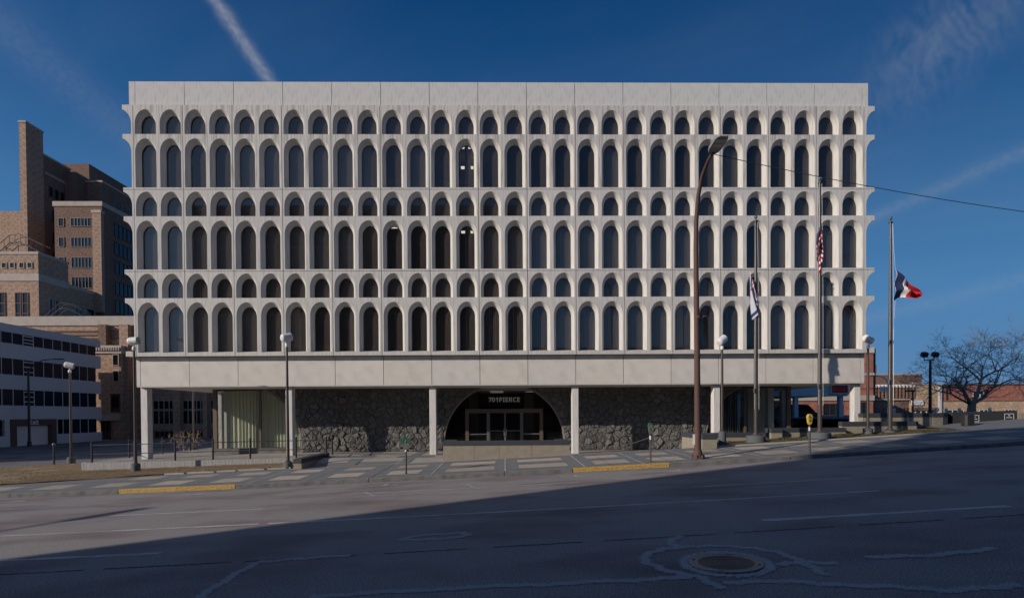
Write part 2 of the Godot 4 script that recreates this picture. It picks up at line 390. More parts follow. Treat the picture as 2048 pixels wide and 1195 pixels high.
# ---------------------------------------------------------------- sky
func build_sky() -> PanoramaSkyMaterial:
	var w := 2048
	var h := 1024
	var data := PackedFloat32Array()
	data.resize(w * h * 3)
	var cirrus := FastNoiseLite.new()
	cirrus.seed = 5
	cirrus.frequency = 1.0
	cirrus.fractal_octaves = 5
	var grain := FastNoiseLite.new()
	grain.seed = 9
	grain.frequency = 1.0
	grain.fractal_octaves = 3
	var stops := [[0.0, Vector3(0.11, 0.235, 0.43)], [0.17, Vector3(0.068, 0.21, 0.43)], [0.42, Vector3(0.018, 0.092, 0.25)], [0.6, Vector3(0.004, 0.05, 0.165)], [1.0, Vector3(0.003, 0.036, 0.125)]]
	# streaks: direction of start, of end, half width, strength
	var trails := [
		[Vector3(-0.385, 0.56, -0.735), Vector3(-0.33, 0.475, -0.815), 0.009, 0.62],
		[Vector3(-0.62, 0.49, -0.61), Vector3(-0.49, 0.37, -0.79), 0.03, 0.10],
		[Vector3(0.60, 0.305, -0.74), Vector3(0.67, 0.33, -0.665), 0.010, 0.18],
		[Vector3(0.63, 0.16, -0.76), Vector3(0.75, 0.19, -0.63), 0.012, 0.12],
		[Vector3(0.52, 0.14, 0.84), Vector3(-0.1, 0.35, 0.93), 0.02, 0.2]]
	var basis := []
	for t in trails:
		var a: Vector3 = t[0].normalized()
		var b: Vector3 = t[1].normalized()
		var n := a.cross(b).normalized()
		basis.append([a, n, n.cross(a), a.angle_to(b), t[2], t[3]])
	var white := Vector3(0.34, 0.36, 0.42)
	var to_sun := Vector3(-0.8132, 0.3681, 0.4508).normalized()
	var cloud_c := Vector3(0.585, 0.505, -0.635).normalized()
	var cloud_u := Vector3(-0.07, -0.085, -0.125).normalized()
	var cloud_n := cloud_c.cross(cloud_u).normalized()
	for j in h / 2:
		var el := PI * 0.5 - (j + 0.5) / h * PI
		var ce := cos(el)
		var se := sin(el)
		var col := Vector3.ZERO
		for s in stops.size() - 1:
			if se >= stops[s][0] and se <= stops[s + 1][0]:
				col = stops[s][1].lerp(stops[s + 1][1], (se - stops[s][0]) / (stops[s + 1][0] - stops[s][0]))
		for i in w:
			var phi := (i + 0.5) / w * TAU
			var d := Vector3(sin(phi) * ce, se, -cos(phi) * ce)
			# a thin uneven veil in all directions, drawn out along the wind
			var pl := Vector2(d.x, d.z) / (se + 0.25)
			var veil := clampf(cirrus.get_noise_2d(pl.x * 1.1 + pl.y * 0.5, pl.y * 3.2 - pl.x * 1.5) * 0.5 + 0.42, 0.0, 1.0)
			var f := 0.085 * veil * veil * (1.0 - 0.5 * se)
			for b in basis:
				var along: float = atan2(d.dot(b[2]), d.dot(b[0]))
				if along > -0.25 and along < b[3] + 0.35:
					var off: float = d.dot(b[1])
					var wid: float = b[4] * (1.0 + 0.25 * grain.get_noise_2d(along * 30.0, 3.0))
					var e := absf(off) / wid
					if e < 2.5:
						var lump := 0.7 + 0.75 * grain.get_noise_2d(along * 90.0 + off * 120.0, off * 260.0 - along * 25.0)
						var ends := smoothstep(-0.25, -0.1, along) * (1.0 - smoothstep(b[3] + 0.05, b[3] + 0.35, along))
						f += b[5] * exp(-e * e * 1.4) * clampf(lump, 0.0, 1.3) * ends
			var cu := (d - cloud_c).dot(cloud_u) / 0.16
			var cn := (d - cloud_c).dot(cloud_n) / 0.05
			if d.dot(cloud_c) > 0.9 and absf(cu) < 2.0 and absf(cn) < 3.0:
				var bend := 0.02 * cirrus.get_noise_2d(phi * 12.0, se * 12.0)
				var lace := clampf(0.5 + 0.75 * cirrus.get_noise_2d((phi + bend) * 120.0 + se * 40.0, se * 28.0) + 0.5 * cirrus.get_noise_2d(phi * 17.0, se * 19.0), 0.0, 1.2)
				f += 0.23 * exp(-cu * cu * cu * cu - cn * cn) * lace
			var c := col.lerp(white, clampf(f, 0.0, 0.9))
			# scattering: the sky brightens and pales towards the sun
			var g := clampf(d.dot(to_sun), -1.0, 1.0)
			if g > 0.0: c = c * (1.0 + 0.9 * g * g) + Vector3(0.30, 0.31, 0.32) * pow(g, 4.0)
			var at := (j * w + i) * 3
			data[at] = c.x
			data[at + 1] = c.y
			data[at + 2] = c.z
	for j in range(h / 2, h):
		for i in w:
			var at := (j * w + i) * 3
			data[at] = 0.07
			data[at + 1] = 0.075
			data[at + 2] = 0.085
	var m := PanoramaSkyMaterial.new()
	m.panorama = ImageTexture.create_from_image(Image.create_from_data(w, h, false, Image.FORMAT_RGBF, data.to_byte_array()))
	return m

func _ready() -> void:
	rng.seed = 701
	# camera: an eye 2.1 m above the entrance floor on the far lane, lens shifted upwards
	var cam := Camera3D.new()
	cam.name = "camera"
	cam.projection = Camera3D.PROJECTION_FRUSTUM
	cam.near = 0.1
	cam.far = 2000.0
	cam.size = 0.1 * 1195.0 / 1100.0
	cam.frustum_offset = Vector2(0.0, 0.1 * (842.41 - 597.5) / 1100.0)
	cam.position = Vector3(-0.022, 2.12, 28.823)
	cam.rotation = Vector3(-0.01319, -0.01483, -0.00648)
	add_child(cam)
	cam.current = true
	var env := Environment.new()
	env.background_mode = Environment.BG_SKY
	env.sky = Sky.new()
	env.sky.sky_material = build_sky()
	env.ambient_light_source = Environment.AMBIENT_SOURCE_SKY
	env.tonemap_mode = Environment.TONE_MAPPER_LINEAR
	env.tonemap_exposure = 1.0
	env.sdfgi_enabled = true
	env.ssao_enabled = true
	env.ssil_enabled = true
	var we := WorldEnvironment.new()
	we.name = "environment"
	we.environment = env
	add_child(we)
	var sun := DirectionalLight3D.new()
	sun.name = "sun"
	var el := deg_to_rad(21.6)
	var toward := Vector3(0.8746 * cos(el), -sin(el), -0.4848 * cos(el))
	sun.look_at_from_position(Vector3.ZERO, toward)
	sun.light_energy = 1.22
	sun.light_color = Color(1.0, 0.955, 0.9)
	sun.light_angular_distance = 0.5
	sun.shadow_enabled = true
	add_child(sun)
	make_materials()
	build_ground()
	build_office()
	build_street_walls()
	build_left_background()
	build_right_background()
	build_opposite_side()
	build_street_things()
	build_plants()

# ---------------------------------------------------------------- the ground
func strip_wall(st: SurfaceTool, x0: float, x1: float, n: int, z0: float, z1: float, top: Callable, bottom: Callable) -> void:
	for i in n:
		var a := lerpf(x0, x1, float(i) / n)
		var b := lerpf(x0, x1, float(i + 1) / n)
		var ta: float = top.call(a); var tb: float = top.call(b)
		var ba: float = bottom.call(a); var bb: float = bottom.call(b)
		quad(st, Vector3(a, ba, z1), Vector3(b, bb, z1), Vector3(b, tb, z1), Vector3(a, ta, z1))
		quad(st, Vector3(b, bb, z0), Vector3(a, ba, z0), Vector3(a, ta, z0), Vector3(b, tb, z0))
		quad(st, Vector3(a, ta, z1), Vector3(b, tb, z1), Vector3(b, tb, z0), Vector3(a, ta, z0))
		if i == 0: quad(st, Vector3(a, ba, z0), Vector3(a, ba, z1), Vector3(a, ta, z1), Vector3(a, ta, z0))
		if i == n - 1: quad(st, Vector3(b, bb, z1), Vector3(b, bb, z0), Vector3(b, tb, z0), Vector3(b, tb, z1))
func lawn_edge(x: float) -> float:
	if x > -9.7: return 3.3
	if x > -15.0: return lerpf(3.3, 4.0, (-9.7 - x) / 5.3)
	if x > -22.0: return lerpf(4.0, 6.2, (-15.0 - x) / 7.0)
	return 6.2
func lawn_back(x: float) -> float:
	if x > -21.0: return 1.2
	if x > -22.7: return lerpf(1.2, -4.4, (-21.0 - x) / 1.7)
	if x > -28.0: return lerpf(-4.4, -1.8, (-22.7 - x) / 5.3)
	return -1.8
func lawn_y(x: float, z: float) -> float: return walk_y(x, z) + 0.035 + 0.02 * sin(x * 1.7) * sin(z * 2.3)
func build_ground() -> void:
	var st := mb()
	sheet(st, -900, 900, 60, -900, 400, 40, func(x, _z): return clampf(kerb_y(x), -1.3, 1.2) - 0.9)
	setting("ground", st, M.ground)
	st = mb()
	sheet(st, -95, 80, 175, 8.56, 31, 46, road_y)
	var road := setting("road", st, M.asphalt)
	var wide := func(z): return [[-95.0, 80.0]]
	# painted lines, each its own piece: [x0, x1, z, width, material]
	var lines := [[-15.5, -10.6, 12.6, 0.07, "worn_paint"], [-10.4, -5.0, 12.55, 0.08, "worn_paint"], [-4.7, 2.2, 12.5, 0.09, "paint"], [2.4, 7.4, 12.75, 0.05, "worn_paint"], [9.5, 11.5, 12.8, 0.05, "worn_paint"],
		[-9.9, -6.1, 14.92, 0.08, "paint"], [4.75, 8.8, 15.0, 0.09, "paint"], [-24.0, -20.0, 14.95, 0.08, "paint"],
		[-14.0, -5.2, 17.2, 0.10, "paint"], [-5.0, 8.0, 17.2, 0.10, "paint"], [11.0, 20.0, 17.3, 0.05, "worn_paint"],
		[-9.5, -5.8, 19.55, 0.13, "paint"], [4.4, 8.7, 19.47, 0.13, "paint"]]
	for l in lines:
		st = mb()
		ribbon(st, [Vector2(l[0], l[2]), Vector2(l[1], l[2])], l[3], road_y, 0.004, 0.008, 0.25)
		part("lane_marking", st, M[l[4]], road)
	for t in [[-4.1, 9.9], [2.4, 10.2], [5.9, 10.3], [12.0, 10.6], [-10.4, 9.9], [-16.5, 10.0]]:
		st = mb()
		ribbon(st, [Vector2(t[0] - 0.55, t[1] + 0.25), Vector2(t[0] + 0.5, t[1] + 0.25)], 0.09, road_y, 0.004, 0.006)
		ribbon(st, [Vector2(t[0], t[1] - 0.25), Vector2(t[0], t[1] + 0.2)], 0.09, road_y, 0.0045, 0.006)
		part("stall_marking", st, M.paint, road)
	# the long open joint and the sealed cracks
	var seg := [-9.0, -6.4, -6.1, -4.2, -4.0, -2.3, -1.9, -0.6, -0.2, 1.2, 1.5, 3.3, 3.6, 5.2, 5.6, 7.0, 7.3, 9.5]
	for k in range(0, seg.size(), 2):
		st = mb()
		ribbon(st, [Vector2(seg[k], 20.32 - 0.02 * seg[k]), Vector2(seg[k + 1], 20.32 - 0.02 * seg[k + 1])], 0.034, road_y, 0.004, 0.02, 0.06)
		part("crack", st, M.crack, road)
	var seals := [
		[[-3.74, 22.4], [-3.8, 21.3], [-3.76, 20.5], [-3.2, 20.42], [-2.4, 20.36]],
		[[-1.81, 19.43], [-1.55, 19.2], [-0.8, 19.15], [-0.6, 19.36], [-0.95, 19.56], [-1.5, 19.55], [-1.81, 19.43]],
		[[1.84, 21.55], [1.95, 21.2], [2.25, 20.98], [2.7, 20.93], [3.1, 20.96], [3.45, 21.2], [3.7, 21.5], [3.75, 22.1], [3.72, 22.5]],
		[[1.84, 21.55], [2.0, 22.0], [2.3, 22.3], [2.4, 22.75]],
		[[2.45, 20.9], [2.5, 20.5], [2.75, 20.28]],
		[[-2.35, 22.25], [-0.7, 22.22], [1.1, 22.28], [2.2, 22.3]],
		[[2.5, 22.55], [3.2, 22.62], [3.65, 22.85], [4.2, 23.0], [4.6, 23.2], [5.4, 23.15]],
		[[3.4, 22.0], [3.7, 21.95], [4.1, 22.1]], [[4.6, 21.9], [5.4, 22.0], [6.3, 21.85]],
		[[-4.6, 12.4], [-4.3, 12.0], [-3.9, 12.9], [-3.7, 13.3]], [[-1.7, 10.6], [-1.2, 11.2], [-0.9, 12.6], [-0.5, 13.0]],
		[[-3.2, 13.1], [-2.6, 13.35], [-1.9, 13.4]], [[3.0, 10.9], [3.3, 11.6], [3.6, 12.3]], [[4.9, 11.2], [5.1, 11.6]]]
	for k in seals.size():
		st = mb()
		var pts := []
		for p in seals[k]: pts.append(Vector2(p[0], p[1]))
		flakes(st, pts, 0.085 if k < 9 else 0.045, 1100.0 if k < 9 else 700.0, road_y, 0.005)
		part("crack_seal", st, M.seal, road)
	st = mb()   # worn collar round the manhole
	var collar := []
	for k in 25: collar.append(Vector2(2.82 + 0.52 * cos(TAU * k / 24.0), 21.82 + 0.52 * sin(TAU * k / 24.0)))
	flakes(st, collar, 0.09, 700.0, road_y, 0.005)
	part("crack_seal", st, M.seal, road)
	st = mb()   # loose chips and litter along the gutter
	for k in 2200:
		var x := rng.randf_range(-22.0, 16.0)
		var z := 8.66 + absf(rng.randfn(0.0, 0.35))
		flakes(st, [Vector2(x, z), Vector2(x + 0.02, z)], 0.02, 60.0, road_y, 0.005)
	var grit_o := part("gutter_grit", st, M.kerb, road)
	grit_o.set_meta("kind", "stuff")
	# pavement and kerb
	st = mb()
	sheet(st, -95, 22, 117, 3.7, 8.44, 5, walk_y)
	sheet(st, 22, 80, 58, -3.0, 8.44, 10, walk_y)
	var walk := setting("sidewalk", st, M.walk)
	var kerbs := [-95.0, -70.0, -50.0, -40.0, -32.0, -26.0, -21.5, -18.0, -14.1, -9.86, -5.0, -0.02, 2.5, 6.1, 10.6, 15.3, 20.0, 26.0, 34.0, 50.0, 80.0]
	var kerb_root := Node3D.new()
	kerb_root.name = "kerb"
	kerb_root.set_meta("kind", "structure")
	add_child(kerb_root)
	for k in kerbs.size() - 1:
		var yellow := k == 8 or k == 12
		st = mb()
		var n := maxi(2, int((kerbs[k + 1] - kerbs[k]) / 0.6))
		var a: float = kerbs[k] + 0.012
		var b: float = kerbs[k + 1] - 0.012
		strip_wall(st, a, b, n, 8.44, 8.57, func(x): return walk_y(x, 8.5) + 0.004, func(x): return kerb_y(x) - 0.35)
		for i in n:   # sloping nose
			var xa := lerpf(a, b, float(i) / n)
			var xb := lerpf(a, b, float(i + 1) / n)
			quad(st, Vector3(xa, kerb_y(xa) - 0.02, 8.6), Vector3(xb, kerb_y(xb) - 0.02, 8.6), Vector3(xb, walk_y(xb, 8.5) + 0.004, 8.57), Vector3(xa, walk_y(xa, 8.5) + 0.004, 8.57))
			quad(st, Vector3(xa, kerb_y(xa) - 0.3, 8.62), Vector3(xb, kerb_y(xb) - 0.3, 8.62), Vector3(xb, kerb_y(xb) - 0.02, 8.6), Vector3(xa, kerb_y(xa) - 0.02, 8.6))
		part("kerb_stone", st, M.yellow if yellow else M.kerb, kerb_root)
	# exposed-aggregate slabs set in the grey paving
	var slabs := []
	for x in [[-2.3, -0.4], [0.55, 2.45], [3.5, 4.85], [5.72, 7.0], [7.9, 9.2], [10.1, 11.4], [12.3, 13.6], [14.5, 15.8], [16.7, 18.0], [18.9, 20.2], [21.1, 22.4], [-4.55, -3.3], [-6.8, -5.6], [-9.05, -7.85], [-11.3, -10.1], [-13.55, -12.35], [-15.8, -14.6], [-18.05, -16.85], [-20.3, -19.1], [-22.6, -21.4], [-24.8, -23.6], [23.4, 24.7], [25.6, 26.9]]:
		slabs.append([x[0], x[1], 6.6, 7.8])
		if x[0] > -10.0 and x[0] < 9.0 or x[0] > 10.0: slabs.append([x[0], x[1], 4.6, 5.6])
		elif x[0] > -17.0 and x[0] < -9.0: slabs.append([x[0], x[1], 4.7, 5.7])
	for s in slabs:
		st = mb()
		sheet(st, s[0], s[1], 4, s[2], s[3], 2, walk_y, 0.005)
		part("paving_slab", st, M["tan_%d" % rng.randi_range(0, 2)], walk)
	# pale joints across the walk
	for x in [-9.5, -2.75, 0.02, 3.0, 5.2, 7.4, 9.7, 12.0, 14.1]:
		st = mb()
		ribbon(st, [Vector2(x, 3.75), Vector2(x, 8.42)], 0.05, walk_y, 0.009, 0.012)
		part("joint_seal", st, M.seal, walk)
	for z in [4.45, 6.08, 8.02]:
		st = mb()
		ribbon(st, [Vector2(-26.0, z), Vector2(24.0, z)], 0.018, walk_y, 0.007, 0.002, 0.5)
		part("control_joint", st, M.crack, walk)
	for k in 21:
		var x := -23.0 + 2.25 * k
		if x > -3.0 and x < 3.0: continue
		st = mb()
		ribbon(st, [Vector2(x, 4.0 if x > -9.0 else 6.2), Vector2(x, 8.43)], 0.016, walk_y, 0.0075, 0.002, 0.5)
		part("control_joint", st, M.crack, walk)
	# plaza in front of the entrance and round the left corner
	st = mb()
	sheet(st, -21.0, -9.0, 24, -15.0, 1.2, 14, plaza_y)
	sheet(st, -9.0, 3.2, 24, -3.6, 3.7, 16, plaza_y)
	sheet(st, 3.2, 19.6, 16, -15.0, 3.5, 8, func(_x, _z): return 0.0)
	var plaza := setting("plaza", st, M.plaza)
	for s in [[-20.5, -19.3, 0.1, 0.9], [-18.4, -17.0, -2.2, -0.9], [-15.9, -14.0, -2.2, -1.0], [-13.0, -11.2, -2.2, -1.0], [-16.5, -15.0, 0.0, 0.9], [-13.8, -12.2, 0.0, 0.9]]:
		st = mb()
		sheet(st, s[0], s[1], 3, s[2], s[3], 2, plaza_y, 0.005)
		part("paving_slab", st, M.tan_1, plaza)
	for s in [[-9.0, -5.0, 2.6, 3.6], [-9.0, -6.6, 0.2, 1.2], [-5.4, -3.6, 0.2, 1.4], [-8.2, -5.4, -1.8, -0.9], [-7.5, -6.9, -3.0, 3.6], [-4.9, -4.4, -3.0, 3.6]]:
		st = mb()
		sheet(st, s[0], s[1], 5, s[2], s[3], 4, plaza_y, 0.006 if s[1] - s[0] > 0.8 else 0.01)
		part("paving_band", st, M.walk, plaza)
	st = mb()
	strip_wall(st, 3.2, 9.0, 12, 3.5, 3.7, func(x): return walk_y(x, 3.7) + 0.003, func(_x): return -0.3)
	part("retaining_edge", st, M.kerb, plaza)
	st = mb()
	strip_wall(st, -21.0, -9.5, 20, 1.0, 1.2, func(x): return plaza_y(x, 1.0) + 0.006, func(x): return walk_y(x, 1.2) - 0.4)
	for z in [[-15.0, -9.0], [-9.0, -3.0], [-3.0, 1.0]]:
		box(st, Vector3(-21.2, -1.4, z[0]), Vector3(-21.0, -0.155, z[1]))
	part("retaining_edge", st, M.low_wall, plaza)
	# dry lawn sheet (its blades come with the plants)
	st = mb()
	var nx := 80
	for i in nx:
		var xa := lerpf(-60.0, -9.5, float(i) / nx)
		var xb := lerpf(-60.0, -9.5, float(i + 1) / nx)
		for j in 6:
			var p := func(x: float, t: float) -> Vector3:
				var z := lerpf(lawn_back(x), lawn_edge(x), t / 6.0)
				return Vector3(x, lawn_y(x, z), z)
			quad(st, p.call(xa, j + 1), p.call(xb, j + 1), p.call(xb, j), p.call(xa, j))
	setting("lawn", st, M.lawn)
	var edge_root := Node3D.new()
	edge_root.name = "edging"
	edge_root.set_meta("kind", "structure")
	add_child(edge_root)
	var ex := -15.2
	while ex < -9.7:
		var e2 := ex + rng.randf_range(0.7, 1.3)
		st = mb()
		var zm := lawn_edge((ex + e2) * 0.5)
		strip_wall(st, ex, minf(e2, -9.5) - 0.03, 2, zm - 0.02, zm + 0.13, func(x): return walk_y(x, zm) + 0.05 + rng.randf_range(-0.012, 0.012), func(x): return walk_y(x, zm) - 0.1)
		part("edging_stone", st, M.granite, edge_root)
		ex = e2
	# planting bed on the right with its concrete edging
	st = mb()
	sheet(st, 9.5, 21.8, 50, 0.9, 3.72, 12, bed_y)
	setting("planting_bed", st, M.soil)
	ex = 9.6
	while ex < 21.5:
		var e2 := minf(ex + rng.randf_range(1.1, 1.9), 21.8)
		st = mb()
		strip_wall(st, ex, e2 - 0.015, 3, 3.66, 3.84, func(x): return walk_y(x, 3.75) + 0.045, func(x): return walk_y(x, 3.7) - 0.1)
		part("edging_stone", st, M.granite, edge_root)
		ex = e2
	# car park on the left, raised terrace on the right
	st = mb()
	sheet(st, -110, -21.2, 20, -110, -1.0, 20, func(x, _z): return -0.82 - 0.0045 * clampf(-22.0 - x, 0.0, 30.0))
	var lot := setting("parking_lot", st, M.lot_asphalt)
	for k in 9:
		st = mb()
		var x := -27.0 - 2.7 * k
		ribbon(st, [Vector2(x, -12.0), Vector2(x - 1.0, -17.0)], 0.12, func(px, _z): return -0.82 - 0.0045 * clampf(-22.0 - px, 0.0, 30.0), 0.005)
		part("bay_marking", st, M.worn_paint, lot)
	st = mb()
	sheet(st, 19.7, 140, 8, -110, -0.4, 8, func(_x, _z): return 1.72)
	setting("terrace", st, M.lot_asphalt)
	st = mb()
	sheet(st, -95, 80, 60, 31.0, 34.2, 2, func(x, _z): return road_y(x, 31.0) + 0.15)
	setting("far_sidewalk", st, M.walk)

# ---------------------------------------------------------------- the office building
const PW := 2.54
func arch_line(w: float, sill: float, top: float, rise: float, n := 14) -> Array:
	var out := [Vector2(-w, sill)]
	for k in n + 1:
		var a := PI - PI * k / n
		out.append(Vector2(w * cos(a), top - rise + rise * sin(a)))
	out.append(Vector2(w, sill))
	return out
func loft(st: SurfaceTool, a: Array, za: float, b: Array, zb: float) -> void:
	# reveal between two open lines of (x, y), seen from inside the opening
	for i in a.size() - 1:
		quad(st, Vector3(a[i].x, a[i].y, za), Vector3(b[i].x, b[i].y, zb), Vector3(b[i + 1].x, b[i + 1].y, zb), Vector3(a[i + 1].x, a[i + 1].y, za))
func panel_mesh(y0: float, y1: float, base: float, sill_drop: float) -> ArrayMesh:
	# one storey of precast panel, two bays wide; base is the joint the openings are measured from
	var st := mb()
	var split := base + 2.73
	for bay in [-1, 1]:
		var cx: float = bay * PW * 0.25
		for o in [[base + 0.10, base + 2.62, y0, split, 0.70], [base + 2.84, base + 4.11, split, y1, 0.74]]:
			var sill: float = o[0]
			var drop: float = sill_drop if o[2] == y0 else 0.0
			var outer := arch_line(0.54, sill - drop, o[1], o[4])
			var lip := arch_line(0.425, sill, o[1] - 0.175, o[4] - 0.14)
			var inner := arch_line(0.40, sill, o[1] - 0.20, o[4] - 0.165)
			var moved := func(l: Array) -> Array: return l.map(func(p): return p + Vector2(cx, 0))
			loft(st, moved.call(outer), 0.0, moved.call(lip), -0.27)
			loft(st, moved.call(lip), -0.27, moved.call(inner), -0.28)
			loft(st, moved.call(inner), -0.28, moved.call(inner), -0.36)
			quad(st, Vector3(cx - 0.54, sill - drop, 0), Vector3(cx + 0.54, sill - drop, 0), Vector3(cx + 0.40, sill, -0.36), Vector3(cx - 0.40, sill, -0.36))
			for side in [-1, 1]:
				var edge: float = side * (PW * 0.25 - (0.014 if side == bay else 0.0))
				var poly := PackedVector2Array([Vector2(cx + edge, o[2]), Vector2(cx, o[2])])
				var half := []
				for p in outer:
					if p.x * side >= -0.0001: half.append(p + Vector2(cx, 0))
				if side > 0: half.reverse()
				poly.append(Vector2(cx, sill - drop))
				for p in half: poly.append(p)
				poly.append(Vector2(cx, o[3]))
				poly.append(Vector2(cx + edge, o[3]))
				flat_poly(st, poly, 0.0)
	var e := PW * 0.5 - 0.014
	quad(st, Vector3(-e, y0, -0.3), Vector3(-e, y0, 0), Vector3(-e, y1, 0), Vector3(-e, y1, -0.3))
	quad(st, Vector3(e, y0, 0), Vector3(e, y0, -0.3), Vector3(e, y1, -0.3), Vector3(e, y1, 0))
	quad(st, Vector3(-e, y1, 0), Vector3(e, y1, 0), Vector3(e, y1, -0.3), Vector3(-e, y1, -0.3))
	quad(st, Vector3(-e, y0, -0.3), Vector3(e, y0, -0.3), Vector3(e, y0, 0), Vector3(-e, y0, 0))
	return st.commit()
func corner_mesh(y0: float, y1: float, base: float, sill_drop: float) -> ArrayMesh:
	# the half bay past the last joint: a half pier whose arches are cut off at 0.54 m
	var st := mb()
	var split := base + 2.73
	var cut := 0.54
	for o in [[base + 0.10, base + 2.62, y0, split, 0.70], [base + 2.84, base + 4.11, split, y1, 0.74]]:
		var sill: float = o[0] - (sill_drop if o[2] == y0 else 0.0)
		var outer := []
		var inner := []
		for k in 13:
			var a := PI - (PI * 0.5 - 0.175) * k / 12.0
			outer.append(Vector2(0.635 + 0.54 * cos(a), o[1] - o[4] + o[4] * sin(a)))
			inner.append(outer[-1] + Vector2(0.14 * (1.0 - k / 12.0), -0.03 * sin(PI * k / 12.0)))
		outer.push_front(Vector2(0.095, sill))
		inner.push_front(Vector2(0.235, sill))
		var poly := PackedVector2Array([Vector2(0.009, o[2]), Vector2(cut, o[2]), Vector2(cut, sill)])
		for p in outer: poly.append(p)
		poly.append(Vector2(cut, o[3]))
		poly.append(Vector2(0.009, o[3]))
		flat_poly(st, poly, 0.0)
		for i in outer.size() - 1:
			quad(st, Vector3(outer[i].x, outer[i].y, 0), Vector3(inner[i].x, inner[i].y, -0.36), Vector3(inner[i + 1].x, inner[i + 1].y, -0.36), Vector3(outer[i + 1].x, outer[i + 1].y, 0))
		quad(st, Vector3(0.095, sill, 0), Vector3(cut, sill, 0), Vector3(cut, sill, -0.36), Vector3(0.095, sill, -0.36))
		quad(st, Vector3(cut, o[2], 0), Vector3(cut, o[2], -0.36), Vector3(cut, sill, -0.36), Vector3(cut, sill, 0))
		quad(st, Vector3(cut, outer[-1].y, 0), Vector3(cut, inner[-1].y, -0.36), Vector3(cut, o[3], -0.36), Vector3(cut, o[3], 0))
	quad(st, Vector3(0.009, y0, -0.36), Vector3(0.009, y0, 0), Vector3(0.009, y1, 0), Vector3(0.009, y1, -0.36))
	quad(st, Vector3(0.009, y1, 0), Vector3(cut, y1, 0), Vector3(cut, y1, -0.36), Vector3(0.009, y1, -0.36))
	quad(st, Vector3(0.009, y0, -0.36), Vector3(cut, y0, -0.36), Vector3(cut, y0, 0), Vector3(0.009, y0, 0))
	return st.commit()
func mirrored(m: ArrayMesh) -> ArrayMesh:
	var s := m.surface_get_arrays(0)
	var v: PackedVector3Array = s[Mesh.ARRAY_VERTEX]
	var n: PackedVector3Array = s[Mesh.ARRAY_NORMAL]
	for i in v.size():
		v[i].x = -v[i].x
		n[i].x = -n[i].x
	for i in range(0, v.size(), 3):
		var t := v[i]; v[i] = v[i + 1]; v[i + 1] = t
		t = n[i]; n[i] = n[i + 1]; n[i + 1] = t
	s[Mesh.ARRAY_VERTEX] = v
	s[Mesh.ARRAY_NORMAL] = n
	var out := ArrayMesh.new()
	out.add_surface_from_arrays(Mesh.PRIMITIVE_TRIANGLES, s)
	return out
func pane_mesh(sill: float, top: float, rise: float) -> ArrayMesh:
	var st := mb()
	var poly := PackedVector2Array()
	for p in arch_line(0.40, sill, top, rise): poly.append(p)
	flat_poly(st, poly, 0.0)
	return st.commit()
func frame_mesh(sill: float, top: float, rise: float) -> ArrayMesh:
	var st := mb()
	var a := arch_line(0.40, sill, top, rise)
	var b := arch_line(0.372, sill, top - 0.03, rise - 0.025)
	loft(st, a, 0.02, b, 0.02)
	loft(st, b, 0.02, b, -0.03)
	box(st, Vector3(-0.40, sill, -0.02), Vector3(0.40, sill + 0.03, 0.022))
	return st.commit()
func blind_mesh(kind: int, y0: float, y1: float) -> ArrayMesh:
	var st := mb()
	var r := RandomNumberGenerator.new()
	r.seed = 40 + kind
	var slats := 9
	for k in slats:
		var x := lerpf(-0.44, 0.44, (k + 0.5) / slats)
		if kind == 1 and x > 0.02: continue
		if kind == 2 and x < 0.12: continue
		var a: float = 0.25 if kind < 3 else r.randf_range(0.9, 1.35)
		a += r.randf_range(-0.12, 0.12)
		var d := Vector3(cos(a), 0, -sin(a)) * 0.055
		var p := Vector3(x, 0, r.randf_range(-0.01, 0.01))
		quad(st, p - d + Vector3.UP * y0, p + d + Vector3.UP * y0, p + d + Vector3.UP * y1, p - d + Vector3.UP * y1)
	return st.commit()
func drapes(st: SurfaceTool, x0: float, x1: float, y0: float, y1: float, z: float, pitch: float, depth: float, sd: int) -> void:
	var r := RandomNumberGenerator.new()
	r.seed = sd
	var prev := Vector3.ZERO
	var ph := 0.0
	var x := x0
	var first := true
	while x < x1:
		ph += r.randf_range(0.7, 1.25)
		var p := Vector3(x, 0, z + depth * sin(ph) * r.randf_range(0.7, 1.0))
		if not first: quad(st, prev + Vector3.UP * y0, p + Vector3.UP * y0, p + Vector3.UP * y1, prev + Vector3.UP * y1)
		prev = p
		first = false
		x += pitch * r.randf_range(0.16, 0.3)
func cell_clip(poly: PackedVector2Array, p: Vector2, n: Vector2) -> PackedVector2Array:
	# keeps the side of the line through p that n points away from
	var out := PackedVector2Array()
	for i in poly.size():
		var a := poly[i]
		var b := poly[(i + 1) % poly.size()]
		var da := (a - p).dot(n)
		var db := (b - p).dot(n)
		if da <= 0.0: out.append(a)
		if (da < 0.0 and db > 0.0) or (da > 0.0 and db < 0.0): out.append(a.lerp(b, da / (da - db)))
	return out
const ARCH_R := 3.48
const ARCH_Y := 0.4
